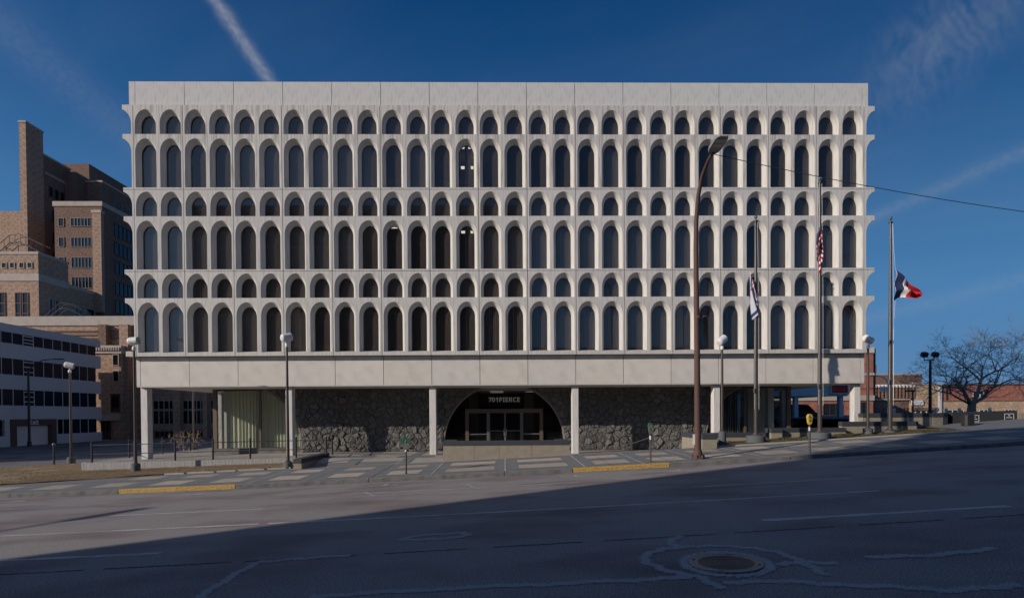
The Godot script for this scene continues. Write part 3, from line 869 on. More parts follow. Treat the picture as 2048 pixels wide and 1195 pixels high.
func rubble(parent: Node3D, x0: float, x1: float, arches: Array, z: float, keep: int) -> void:
	var sites := []
	var y := 0.0
	var row := 0
	while y < 4.0:
		var x := x0 - 0.6 + (0.24 if row % 2 else 0.0)
		while x < x1 + 0.6:
			sites.append(Vector2(x + rng.randf_range(-0.19, 0.19), y + rng.randf_range(-0.15, 0.15)))
			x += rng.randf_range(0.22, 0.52)
		y += 0.30
		row += 1
	var cells := []
	for i in sites.size():
		var s: Vector2 = sites[i]
		var poly := PackedVector2Array([Vector2(s.x - 0.6, s.y - 0.6), Vector2(s.x + 0.6, s.y - 0.6), Vector2(s.x + 0.6, s.y + 0.6), Vector2(s.x - 0.6, s.y + 0.6)])
		for j in sites.size():
			if i == j: continue
			var o: Vector2 = sites[j]
			if absf(o.x - s.x) > 1.2 or absf(o.y - s.y) > 1.2: continue
			poly = cell_clip(poly, s.lerp(o, 0.5) + (s - o).normalized() * 0.006, (o - s).normalized())
		poly = cell_clip(poly, Vector2(x0, 0), Vector2(-1, 0))
		poly = cell_clip(poly, Vector2(x1, 0), Vector2(1, 0))
		poly = cell_clip(poly, Vector2(0, 0.012), Vector2(0, -1))
		poly = cell_clip(poly, Vector2(0, 3.64), Vector2(0, 1))
		if poly.size() < 3: continue
		for ax in arches:
			var mid := Vector2.ZERO
			for p in poly: mid += p / poly.size()
			var c := Vector2(ax, ARCH_Y)
			var r := ARCH_R + 0.1
			if mid.y > ARCH_Y:
				var n := (mid - c).normalized()
				poly = cell_clip(poly, c + n * r, -n)
			else:
				var sd := signf(mid.x - ax)
				poly = cell_clip(poly, Vector2(ax + sd * r, 0), Vector2(-sd, 0))
			if poly.size() < 3: break
		if poly.size() < 3: continue
		var area := 0.0
		for k in poly.size(): area += poly[k].cross(poly[(k + 1) % poly.size()]) * 0.5
		if absf(area) < 0.006: continue
		cells.append([absf(area), poly])
	cells.sort_custom(func(a, b): return a[0] > b[0])
	var rest := mb()
	for k in cells.size():
		var poly: PackedVector2Array = cells[k][1]
		var mid := Vector2.ZERO
		for p in poly: mid += p / poly.size()
		# split long edges so that the outline and the face are uneven
		var ring := []
		for i in poly.size():
			var a := poly[i]
			var b := poly[(i + 1) % poly.size()]
			ring.append(a.lerp(mid, 0.02))
			if a.distance_to(b) > 0.14: ring.append(a.lerp(b, rng.randf_range(0.35, 0.65)).lerp(mid, rng.randf_range(-0.02, 0.05)))
		var st := mb() if k < keep else rest
		var off := Vector3(0, 0, 0) if k >= keep else Vector3(mid.x, mid.y, z)
		var h := rng.randf_range(0.03, 0.095)
		var tilt := Vector2(rng.randf_range(-0.28, 0.28), rng.randf_range(-0.3, 0.25))
		var base := []
		var face := []
		var core := []
		for p in ring:
			var q: Vector2 = p.lerp(mid, rng.randf_range(0.03, 0.15))
			var q2: Vector2 = p.lerp(mid, rng.randf_range(0.4, 0.7))
			base.append(Vector3(p.x, p.y, z - 0.03) - off)
			face.append(Vector3(q.x, q.y, z + h + tilt.dot(q - mid) + rng.randf_range(-0.014, 0.014)) - off)
			core.append(Vector3(q2.x, q2.y, z + h + tilt.dot(q2 - mid) + rng.randf_range(-0.02, 0.035)) - off)
		var tip := Vector3(mid.x, mid.y, z + h + rng.randf_range(0.0, 0.02)) - off
		for i in base.size():
			var j := (i + 1) % base.size()
			quad(st, base[i], base[j], face[j], face[i])
			quad(st, face[i], face[j], core[j], core[i])
			tri(st, core[i], core[j], tip)
		if k < keep: part("stone", st, M["stone_%d" % rng.randi_range(0, 4)], parent, off)
	if cells.size() > keep:
		var o := part("stones", rest, M.stone_1, parent)
		o.set_meta("kind", "stuff")
func build_office() -> void:
	var b := thing("office_building", "pale concrete modernist office block with rows of arched windows", "building")
	var lv := [5.23, 9.62, 13.84, 18.19]
	var bases := [5.40, 9.62, 13.84]
	var panes := []
	for s in 3:
		var mesh := panel_mesh(lv[s] + 0.012, lv[s + 1] - 0.012, bases[s], 0.07 if s == 0 else 0.0)
		for k in 15:
			place("wall_panel", mesh, M["panel_%s%d" % ["top_" if s == 2 else "", rng.randi_range(0, 3)]], b, Vector3((k - 7) * PW, 0, 0))
		var cm := corner_mesh(lv[s] + 0.012, lv[s + 1] - 0.012, bases[s], 0.0)
		place("corner_panel", cm, M.panel, b, Vector3(7.5 * PW, 0, 0))
		place("corner_panel", mirrored(cm), M.panel, b, Vector3(-7.5 * PW, 0, 0))
	# windows: pane > frame, blind
	var tall_pane := pane_mesh(0.0, 2.32, 0.535)
	var short_pane := pane_mesh(0.0, 1.07, 0.575)
	var tall_frame := frame_mesh(0.0, 2.32, 0.535)
	var short_frame := frame_mesh(0.0, 1.07, 0.575)
	var blinds := []
	for k in 4: blinds.append(blind_mesh(k, -0.05, 2.36))
	var board := bx(-0.46, 0.46, -0.05, 1.12, -0.02, 0.0).commit()
	for s in 3:
		for k in 30:
			var x := (k - 14.5) * PW * 0.5
			var w := place("window", tall_pane, M.glass, b, Vector3(x, bases[s] + 0.10, -0.34))
			place("frame", tall_frame, M.dark_frame, w)
			# how the blind hangs: 0 closed, 1 left part, 2 right part, 3 slats open, 4 none
			var how := 0
			if s == 0:
				how = [0, 0, 0, 0, 0, 3, 1, 4, 2, 4, 4, 4, 4, 4, 3, 3, 3, 0, 0, 0, 0, 0, 1, 3, 3, 3, 0, 0, 3, 0][k]
			elif s == 1:
				how = [0, 0, 0, 0, 0, 1, 0, 0, 0, 4, 4, 4, 4, 4, 0, 0, 0, 0, 0, 0, 0, 0, 0, 0, 0, 2, 0, 0, 0, 0][k]
			else:
				how = [0, 4, 4, 4, 0, 0, 0, 0, 0, 1, 4, 0, 4, 4, 4, 4, 4, 4, 4, 0, 4, 0, 4, 4, 0, 4, 4, 2, 4, 0][k]
			if how < 4: place("blind", blinds[how], M.blind_warm if s == 0 and how in [1, 2] else M.blind, w, Vector3(0, 0, -0.12))
			w = place("window", short_pane, M.glass, b, Vector3(x, bases[s] + 2.84, -0.34))
			place("frame", short_frame, M.dark_frame, w)
			place("shade", board, M.spandrel, w, Vector3(0, 0, -0.10))
	# parapet and lower band, panel by panel
	for k in 15:
		var x := (k - 7) * PW
		part("parapet_panel", bx(-PW / 2 + 0.013, PW / 2 - 0.013, 18.19, 19.485, -0.5, -0.2), M.parapet, b, Vector3(x, 0, 0))
		part("band_panel", bx(-PW / 2 + 0.014, PW / 2 - 0.014, 3.70, 5.22, -0.55, -0.3), M["band_%d" % rng.randi_range(0, 3)], b, Vector3(x, 0, 0))
	for s in [-1, 1]:
		part("parapet_panel", bx(-0.148, 0.152, 18.19, 19.485, -0.5, -0.2), M.parapet, b, Vector3(s * 19.21, 0, 0))
		part("band_panel", bx(-0.095, 0.095, 3.70, 5.22, -0.55, -0.3), M.band, b, Vector3(s * 19.16, 0, 0))
		part("side_wall", bx(minf(s * 19.26, s * 19.0), maxf(s * 19.26, s * 19.0), 3.70, 19.4, -22.0, -0.56), M.band, b)
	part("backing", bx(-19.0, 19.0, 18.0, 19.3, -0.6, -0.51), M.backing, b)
	part("roof", bx(-19.0, 19.0, 18.3, 18.6, -22.0, -0.61), M.backing, b)
	part("rear_wall", bx(-19.0, 19.0, 3.7, 18.3, -22.2, -22.0), M.band, b)
	for k in 4: part("floor_slab", bx(-18.95, 18.95, [5.15, 9.42, 13.64, 17.9][k], [5.38, 9.66, 13.88, 18.2][k], -9.0, -0.62 if k else -0.62), M.room, b)
	var st := mb()
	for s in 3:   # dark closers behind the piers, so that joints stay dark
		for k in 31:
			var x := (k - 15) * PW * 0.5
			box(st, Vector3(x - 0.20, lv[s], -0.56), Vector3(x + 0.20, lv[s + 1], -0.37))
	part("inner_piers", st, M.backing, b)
	part("core_wall", bx(-18.9, 18.9, 5.38, 18.0, -9.3, -9.0), M.room_dark, b)
	for x in [-11.4, -7.6, -2.0, 3.8, 9.0, 12.0]:
		part("partition", bx(x - 0.06, x + 0.06, 5.38, 18.0, -9.0, -1.2), M.room, b)
	# light fittings seen through the open windows near the middle
	for p in [[-1.9, 16.6, -2.4], [-1.9, 15.0, -3.0], [-2.0, 12.1, -2.2], [-2.0, 11.3, -2.6], [-2.0, 10.7, -3.0]]:
		pass
	var lit := mat(0.8, 0.8, 0.78, 0.6)
	lit.emission_enabled = true
	lit.emission = Color(1.0, 0.96, 0.88)
	lit.emission_energy_multiplier = 0.9
	for p in [[-1.95, 17.3, -2.6], [-1.95, 17.3, -5.2], [-1.9, 13.1, -2.4], [-1.9, 13.1, -4.4], [-1.9, 8.9, -2.4], [-1.9, 8.9, -4.4], [-6.5, 13.1, -3.5], [-9.2, 8.9, -3.2]]:
		part("ceiling_light", bx(p[0] - 0.6, p[0] + 0.6, p[1] - 0.06, p[1], p[2] - 0.14, p[2] + 0.14), lit, b)
	# soffit and columns
	part("soffit", bx(-19.25, 19.25, 3.66, 3.70, -22.0, -0.31), M.soffit, b)
	for x in [-19.05, -11.43, -3.81, 3.81, 11.43, 19.05]:
		part("column", bevel_box(-0.175, 0.175, -0.4 if x < 15 else 0.0, 3.658, -0.97, -0.55, 0.015), M.column, b, Vector3(x, 0, 0))
	for x in [-19.05, 19.05]:
		for z in [-8.2, -15.6]:
			part("column", bevel_box(-0.175, 0.175, -0.4, 3.658, z - 0.42, z, 0.015), M.column, b, Vector3(x, 0, 0))
	build_ground_floor(b)
func arch_poly(x0: float, x1: float, arches: Array) -> Array:
	return []
func build_ground_floor(b: Node3D) -> void:
	var zw := -3.1
	# rubble walls either side of the entrance arch, each ending in half an arch
	for s in [-1, 1]:
		var wall := Node3D.new()
		wall.name = "stone_wall"
		b.add_child(wall, true)
		var st := mb()
		var poly := PackedVector2Array()
		var inner := []
		for k in 25:
			var a := PI * 0.5 * k / 24.0
			inner.append(Vector2(ARCH_R * cos(a), ARCH_Y + ARCH_R * sin(a)))
		# outline: foot of centre arch, up the arch to the soffit, along, down the end arch
		var line := [Vector2(ARCH_R, 0.0)]
		for p in inner:
			if p.y < 3.655: line.append(p)
		var last: Vector2 = line[-1]
		line.append(Vector2(last.x - 0.02, 3.655))
		var endl := []
		for p in line: endl.append(Vector2(15.24 - p.x, p.y))
		endl.reverse()
		var full := line + endl
		for p in full: poly.append(Vector2(p.x * s, p.y))
		flat_poly(st, poly, zw + 0.016)
		part("mortar", st, M.mortar, wall)
		# trim along both arch edges, 0.1 m wide and 0.4 m deep
		st = mb()
		for l in [line, endl]:
			var cx := 0.0 if l == line else 15.24
			for i in l.size() - 1:
				var p: Vector2 = l[i]
				var q: Vector2 = l[i + 1]
				var c := Vector2(cx, ARCH_Y)
				var po: Vector2 = p + (Vector2(signf(p.x - cx), 0) if p.y <= ARCH_Y else (p - c).normalized()) * 0.085
				var qo: Vector2 = q + (Vector2(signf(q.x - cx), 0) if q.y <= ARCH_Y else (q - c).normalized()) * 0.085
				if po.y > 3.655: po.y = 3.655
				if qo.y > 3.655: qo.y = 3.655
				var f := func(v: Vector2, z: float) -> Vector3: return Vector3(v.x * s, v.y, z)
				quad(st, f.call(p, zw + 0.03), f.call(q, zw + 0.03), f.call(qo, zw + 0.03), f.call(po, zw + 0.03))
				quad(st, f.call(p, zw - 0.42), f.call(q, zw - 0.42), f.call(q, zw + 0.03), f.call(p, zw + 0.03))
				quad(st, f.call(po, zw - 0.02), f.call(qo, zw - 0.02), f.call(qo, zw + 0.03), f.call(po, zw + 0.03))
		part("arch_trim", st, M.arch_trim, wall)
		var lo := 1.2 if s > 0 else -14.1
		rubble(wall, lo, lo + 12.9, [0.0, 15.24 * s], zw, 150)
	# entrance glazing in the middle arch
	var zg := -3.5
	var ent := Node3D.new()
	ent.name = "entrance"
	b.add_child(ent)
	var circle := func(x: float) -> float: return minf(3.655, ARCH_Y + sqrt(maxf(ARCH_R * ARCH_R - x * x, 0.0)))
	for r in [[-3.47, -2.29, 0.0], [-2.24, -0.01, 2.44], [0.02, 2.24, 2.44], [2.29, 3.47, 0.0]]:
		var poly := PackedVector2Array([Vector2(r[0], r[2]), Vector2(r[1], r[2])])
		for k in 13:
			var x := lerpf(r[1], r[0], k / 12.0)
			poly.append(Vector2(x, maxf(circle.call(x), r[2] + 0.02)))
		var st := mb()
		flat_poly(st, poly, zg)
		part("glass_pane", st, M.lobby_glass, ent)
	for r in [[-2.08, -1.03], [1.12, 2.08]]:
		var side := part("sidelight", bx(r[0], r[1], 0.05, 2.2, zg - 0.006, zg), M.lobby_glass, ent)
		part("rail", bx(r[0], r[1], 0.93, 0.99, zg + 0.001, zg + 0.05), M.steel, side)
	for s in [-1, 1]:
		var x0 := -0.88 if s < 0 else 0.045
		var door := part("door", bx(x0, x0 + 0.93, 0.05, 2.18, zg - 0.006, zg), M.lobby_glass, ent)
		var st := mb()
		box(st, Vector3(x0, 0.02, zg - 0.02), Vector3(x0 + 0.05, 2.2, zg + 0.02))
		box(st, Vector3(x0 + 0.88, 0.02, zg - 0.02), Vector3(x0 + 0.93, 2.2, zg + 0.02))
		box(st, Vector3(x0 + 0.052, 0.02, zg - 0.02), Vector3(x0 + 0.878, 0.2, zg + 0.02))
		part("stile", st, M.meter_grey, door)
		st = mb()
		box(st, Vector3(x0 + 0.06, 1.13, zg + 0.03), Vector3(x0 + 0.87, 1.17, zg + 0.06))
		part("push_bar", st, M.steel, door)
		st = mb()
		var hx := x0 + (0.86 if s < 0 else 0.07)
		tube(st, [Vector3(hx, 0.85, zg + 0.03), Vector3(hx, 0.88, zg + 0.08), Vector3(hx, 1.28, zg + 0.08), Vector3(hx, 1.31, zg + 0.03)], [0.014, 0.014, 0.014, 0.014], 6)
		part("handle", st, M.steel, door)
	part("mullion", bx(-1.03, -0.88, 0.0, 2.2, zg - 0.03, zg + 0.04), M.meter_grey, ent)
	part("mullion", bx(0.98, 1.12, 0.0, 2.2, zg - 0.03, zg + 0.04), M.meter_grey, ent)
	var st := mb()
	box(st, Vector3(-2.28, 0.0, zg - 0.08), Vector3(-2.08, 2.44, zg + 0.10))
	box(st, Vector3(2.08, 0.0, zg - 0.08), Vector3(2.28, 2.44, zg + 0.10))
	box(st, Vector3(-2.08, 2.20, zg - 0.08), Vector3(2.08, 2.44, zg + 0.098))
	part("door_surround", st, M.bronze_frame, ent)
	for x in [-2.265, 0.005, 2.265]:
		part("mullion", bx(x - 0.018, x + 0.018, 2.442, 3.4 if absf(x) < 1 else 2.98, zg - 0.02, zg + 0.02), M.dark_frame, ent)
	var tm := TextMesh.new()
	tm.text = "701PIERCE"
	var font := SystemFont.new()
	font.font_names = PackedStringArray(["Droid Sans"])
	font.font_weight = 700
	tm.font = font
	tm.font_size = 36
	tm.depth = 0.03
	tm.pixel_size = 0.0104
	place("lettering", tm, M.text_white, ent, Vector3(0.01, 2.975, zg + 0.03))
	# end pavilions: glazed corners at both ends
	for s in [-1, 1]:
		var pav := Node3D.new()
		pav.name = "corner_pavilion"
		b.add_child(pav, true)
		var g := zw - 0.12
		var xi: float = 11.7 * s
		var xo: float = 16.72 * s
		for r in [[11.75, 14.06], [14.2, 16.58]]:
			part("glass_pane", bx(minf(r[0] * s, r[1] * s), maxf(r[0] * s, r[1] * s), 0.26, 3.6, g - 0.006, g), M.clear_glass, pav)
		part("glass_pane", bx(minf(xo, xo - 0.006 * s), maxf(xo, xo - 0.006 * s), 0.26, 3.6, -9.8, g - 0.1), M.clear_glass, pav)
		st = mb()
		box(st, Vector3(minf(16.6 * s, 16.82 * s), 0.0, g - 0.12), Vector3(maxf(16.6 * s, 16.82 * s), 3.655, g + 0.06))
		part("corner_post", st, M.bronze_frame, pav)
		part("mullion", bx(14.13 * s - 0.065, 14.13 * s + 0.065, 0.25, 3.6, g - 0.08, g + 0.06), M.bronze_frame, pav)
		part("plinth", bx(minf(11.6 * s, 16.9 * s), maxf(11.6 * s, 16.9 * s), -0.1, 0.20, g - 0.3, g + 0.1), M.kerb, pav)
		part("sill", bx(minf(11.6 * s, 16.6 * s), maxf(11.6 * s, 16.6 * s), 0.203, 0.26, g - 0.06, g + 0.08), M.bronze_frame, pav)
		part("head", bx(minf(11.6 * s, 16.6 * s), maxf(11.6 * s, 16.6 * s), 3.56, 3.655, g - 0.06, g + 0.05), M.dark_frame, pav)
		if s < 0:
			st = mb()
			drapes(st, -16.0, -11.4, 0.28, 3.55, g - 0.34, 0.14, 0.05, 3)
			part("curtain", st, M.green_curtain, pav)
			part("inner_column", bx(-16.42, -16.05, 0.0, 3.6, g - 0.75, g - 0.42), M.pale_wall, pav)
		else:
			st = mb()
			for k in 34:
				var x := 11.9 + 0.105 * k
				var a := 1.15 + rng.randf_range(-0.2, 0.2)
				var d := Vector3(cos(a), 0, -sin(a)) * 0.05
				if rng.randf() < 0.1: continue
				var p := Vector3(x, 0, g - 0.25)
				quad(st, p - d + Vector3.UP * 0.3, p + d + Vector3.UP * 0.3, p + d + Vector3.UP * 3.5, p - d + Vector3.UP * 3.5)
			part("blind", st, M.pale_blind, pav)
			part("inner_wall", bx(14.9, 15.95, 0.0, 3.6, g - 1.5, g - 1.35), M.pale_wall, pav)
			part("inner_column", bx(15.7, 16.05, 0.0, 3.6, g - 0.75, g - 0.42), M.pale_wall, pav)
	# insides of the ground floor
	part("lobby_floor", bx(-16.6, 16.6, -0.3, 0.012, -10.0, -3.45), M.room_floor, b)
	part("lobby_back_wall", bx(-16.6, 16.6, 0.0, 3.66, -10.3, -10.0), M.room_dark, b)
	for x in [-11.3, -4.6, 4.6, 11.3]:
		part("lobby_wall", bx(x - 0.1, x + 0.1, 0.0, 3.655, -10.0, -3.7), M.room_dark, b)
	part("lobby_ceiling", bx(-11.2, 11.2, 3.52, 3.655, -10.0, -3.72), M.soffit, b)
	for x in [-2.0, 1.6]:
		part("lobby_column", bx(x - 0.3, x + 0.3, 0.0, 3.52, -7.2, -6.6), M.room, b)
	part("reception_desk", bx(-0.6, 1.8, 0.0, 1.1, -8.4, -7.7), M.room, b)
	var glow := mat(0.7, 0.7, 0.7, 0.6)
	glow.emission_enabled = true
	glow.emission = Color(1.0, 0.97, 0.9)
	glow.emission_energy_multiplier = 0.25
	for p in [[-0.45, -4.6], [1.75, -5.4], [-0.45, -6.2]]:
		part("ceiling_light", bx(p[0] - 0.4, p[0] + 0.4, 3.50, 3.517, p[1] - 0.12, p[1] + 0.12), glow, b)

# ---------------------------------------------------------------- low walls and planters
func walled(called: String, label: String, x0: float, x1: float, top: float, z0: float, z1: float, foot: Callable, cope := 0.22, ends := true) -> Node3D:
	var t := thing(called, label, "wall")
	var st := mb()
	strip_wall(st, x0, x1, maxi(1, int((x1 - x0) / 1.5)), z0, z1, func(_x): return top - cope, foot)
	part("wall_face", st, M.aggregate, t)
	part("coping", bevel_box(x0 - 0.02, x1 + 0.02, top - cope + 0.003, top, z0 - 0.02, z1 + 0.025, 0.012), M.coping, t)
	return t
func build_street_walls() -> void:
	var foot := func(x): return walk_y(x, 3.7) - 0.35
	# planter in front of the entrance: front wall with short returns
	var p := thing("planter_wall", "tan aggregate wall with slate coping before the entrance doors", "wall")
	var st := mb()
	strip_wall(st, -2.82, 3.0, 12, 3.3, 3.55, func(_x): return 0.70, func(x): return walk_y(x, 3.7) - 0.3)
	part("wall_face", st, M.aggregate, p)
	for x in [-2.82, 2.45]:
		part("wall_face", bx(x, x + 0.55, -0.2, 0.70, 2.2, 3.297), M.aggregate, p)
		part("coping", bevel_box(x - 0.02, x + 0.57, 0.703, 0.905, 2.18, 3.275, 0.012), M.coping, p)
	part("coping", bevel_box(-2.84, 3.02, 0.703, 0.908, 3.278, 3.575, 0.012), M.coping, p)
	for x in [-1.4, -0.25, 1.25]:
		part("wall_joint", bx(x - 0.008, x + 0.008, -0.1, 0.699, 3.549, 3.553), M.footing, p)
	# bench wall running back from the walk, left of the entrance
	p = thing("bench_wall", "low tan wall with dark slate top running back beside the railing", "wall")
	part("wall_face", bx(-9.45, -9.1, -0.55, -0.012, 0.2, 4.1), M.aggregate, p)
	part("coping", bevel_box(-9.47, -9.08, -0.009, 0.19, 0.18, 4.12, 0.012), M.coping, p)
	# stepped walls behind the planting bed
	walled("garden_wall", "short tan wall end with dark coping beside the brown street light", 8.84, 9.5, 1.17, 1.6, 4.4, foot)
	walled("garden_wall", "low coped wall behind the left flagpole footing", 9.52, 13.5, 1.10, 0.6, 0.95, foot)
	walled("garden_wall", "narrow stepped wall block right of the left flagpole footing", 13.5, 14.05, 1.32, 0.6, 1.25, foot)
	walled("garden_wall", "coped wall behind the yellow parking meter and middle flagpole", 14.08, 17.5, 1.32, 0.55, 0.92, foot, 0.21)
	walled("garden_wall", "coped wall behind the right flagpole and white lamp post", 17.55, 21.55, 1.62, 0.24, 0.5, foot, 0.23)
	# higher retaining wall that bends away at its right end
	p = thing("retaining_wall", "higher tan retaining wall with rounded end right of the flagpoles", "wall")
	var path := [Vector2(18.85, 0.2), Vector2(22.6, 0.2), Vector2(23.2, 0.1), Vector2(23.65, -0.15), Vector2(23.95, -0.5), Vector2(24.1, -1.0)]
	st = mb()
	var cap := mb()
	for i in path.size() - 1:
		var a: Vector2 = path[i]
		var b: Vector2 = path[i + 1]
		var n := Vector2(a.y - b.y, b.x - a.x).normalized() * 0.35
		var f := func(v: Vector2, y: float) -> Vector3: return Vector3(v.x, y, v.y)
		quad(st, f.call(a, 0.6), f.call(b, 0.6), f.call(b, 1.83), f.call(a, 1.83))
		var o := -n.normalized() * 0.02
		quad(cap, f.call(a - o, 1.83), f.call(b - o, 1.83), f.call(b - o, 2.05), f.call(a - o, 2.05))
		quad(cap, f.call(a - o, 2.05), f.call(b - o, 2.05), f.call(b - n, 2.05), f.call(a - n, 2.05))
		quad(st, f.call(b - n, 0.6), f.call(a - n, 0.6), f.call(a - n, 2.04), f.call(b - n, 2.04))
	quad(st, Vector3(18.85, 0.6, -0.15), Vector3(18.85, 0.6, 0.2), Vector3(18.85, 1.83, 0.2), Vector3(18.85, 1.83, -0.15))
	quad(cap, Vector3(18.85, 1.83, -0.17), Vector3(18.85, 1.83, 0.22), Vector3(18.85, 2.05, 0.22), Vector3(18.85, 2.05, -0.17))
	part("wall_face", st, M.aggregate, p)
	part("coping", cap, M.coping, p)
	var ft := func(x): return walk_y(x, 0.0) - 0.4
	p = thing("parking_wall", "retaining wall coloured dark for shade, carrying two small parking signs", "wall")
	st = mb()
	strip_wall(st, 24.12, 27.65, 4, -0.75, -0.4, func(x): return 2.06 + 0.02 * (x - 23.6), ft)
	part("wall_face", st, M.shade_toned_wall, p)  # dark tone paints in shade that nothing here casts
	p = thing("parking_wall", "tan retaining wall at the far right edge", "wall")
	st = mb()
	strip_wall(st, 27.68, 60.0, 14, -0.9, -0.36, func(x): return 1.98 + 0.035 * (x - 27.7), ft)
	part("wall_face", st, M.aggregate, p)
	p = thing("utility_cabinet", "rounded dark metal cabinet at the end of the retaining wall", "cabinet", Vector3(23.5, walk_y(23.5, 1.3), 1.3))
	st = bevel_box(-0.25, 0.25, 0.0, 0.62, -0.2, 0.2, 0.08)
	part("body", st, M.sign_black, p)
	part("door", bx(-0.16, 0.16, 0.06, 0.52, 0.2, 0.208), M.black_iron, p)
	for sg in [[25.3, 1.55, "left"], [27.2, 1.62, "right"]]:
		var s := thing("parking_sign", "small black no parking sign on the dark wall, the %s one" % sg[2], "sign", Vector3(sg[0], sg[1], -0.395), 0.0, "signs on the dark wall")
		part("plate", bx(-0.26, 0.26, 0.0, 0.36, 0.0, 0.012), M.sign_black, s)
		st = mb()
		for r in [[-0.26, 0.26, 0.0, 0.025], [-0.26, 0.26, 0.335, 0.36], [-0.26, -0.235, 0.027, 0.333], [0.235, 0.26, 0.027, 0.333]]:
			box(st, Vector3(r[0], r[2], 0.013), Vector3(r[1], r[3], 0.016))
		part("border", st, M.text_white, s)
		for tx in [["NO", 0.26, 0.0035], ["PARKING", 0.15, 0.0032]]:
			var tm := TextMesh.new()
			tm.text = tx[0]
			tm.font_size = 24
			tm.depth = 0.004
			tm.pixel_size = tx[2]
			place("lettering", tm, M.text_white, s, Vector3(0, tx[1], 0.017))

# ---------------------------------------------------------------- far buildings
func opening(parent: Node3D, called: String, axis: String, a0: float, a1: float, y0: float, y1: float, plane: float, panes: int, rows: int, glass: Material, frame: Material, deep := 0.12) -> void:
	# a window let into a wall that faces +z (axis "z") or +x (axis "x"): pane with a proud frame, sill and bars
	var at := func(u0, u1, v0, v1, d0, d1) -> SurfaceTool:
		if axis == "z": return bx(u0, u1, v0, v1, plane + d0, plane + d1)
		return bx(plane + d0, plane + d1, v0, v1, u0, u1)
	var w := part(called, at.call(a0, a1, y0, y1, -0.05, 0.02), glass, parent)
	var st := mb()
	var bar := func(u0, u1, v0, v1):
		if axis == "z": box(st, Vector3(u0, v0, plane + 0.021), Vector3(u1, v1, plane + deep))
		else: box(st, Vector3(plane + 0.021, v0, u0), Vector3(plane + deep, v1, u1))
	var t := 0.09
	bar.call(a0 - t, a1 + t, y0 - t, y0)
	bar.call(a0 - t, a1 + t, y1, y1 + t)
	bar.call(a0 - t, a0, y0 + 0.002, y1 - 0.002)
	bar.call(a1, a1 + t, y0 + 0.002, y1 - 0.002)
	for k in range(1, panes):
		var u := lerpf(a0, a1, float(k) / panes)
		bar.call(u - 0.05, u + 0.05, y0 + 0.003, y1 - 0.003)
	for k in range(1, rows):
		var v := lerpf(y0, y1, float(k) / rows)
		bar.call(a0 + 0.001, a1 - 0.001, v - 0.05, v + 0.049)
	part("frame", st, frame, w)
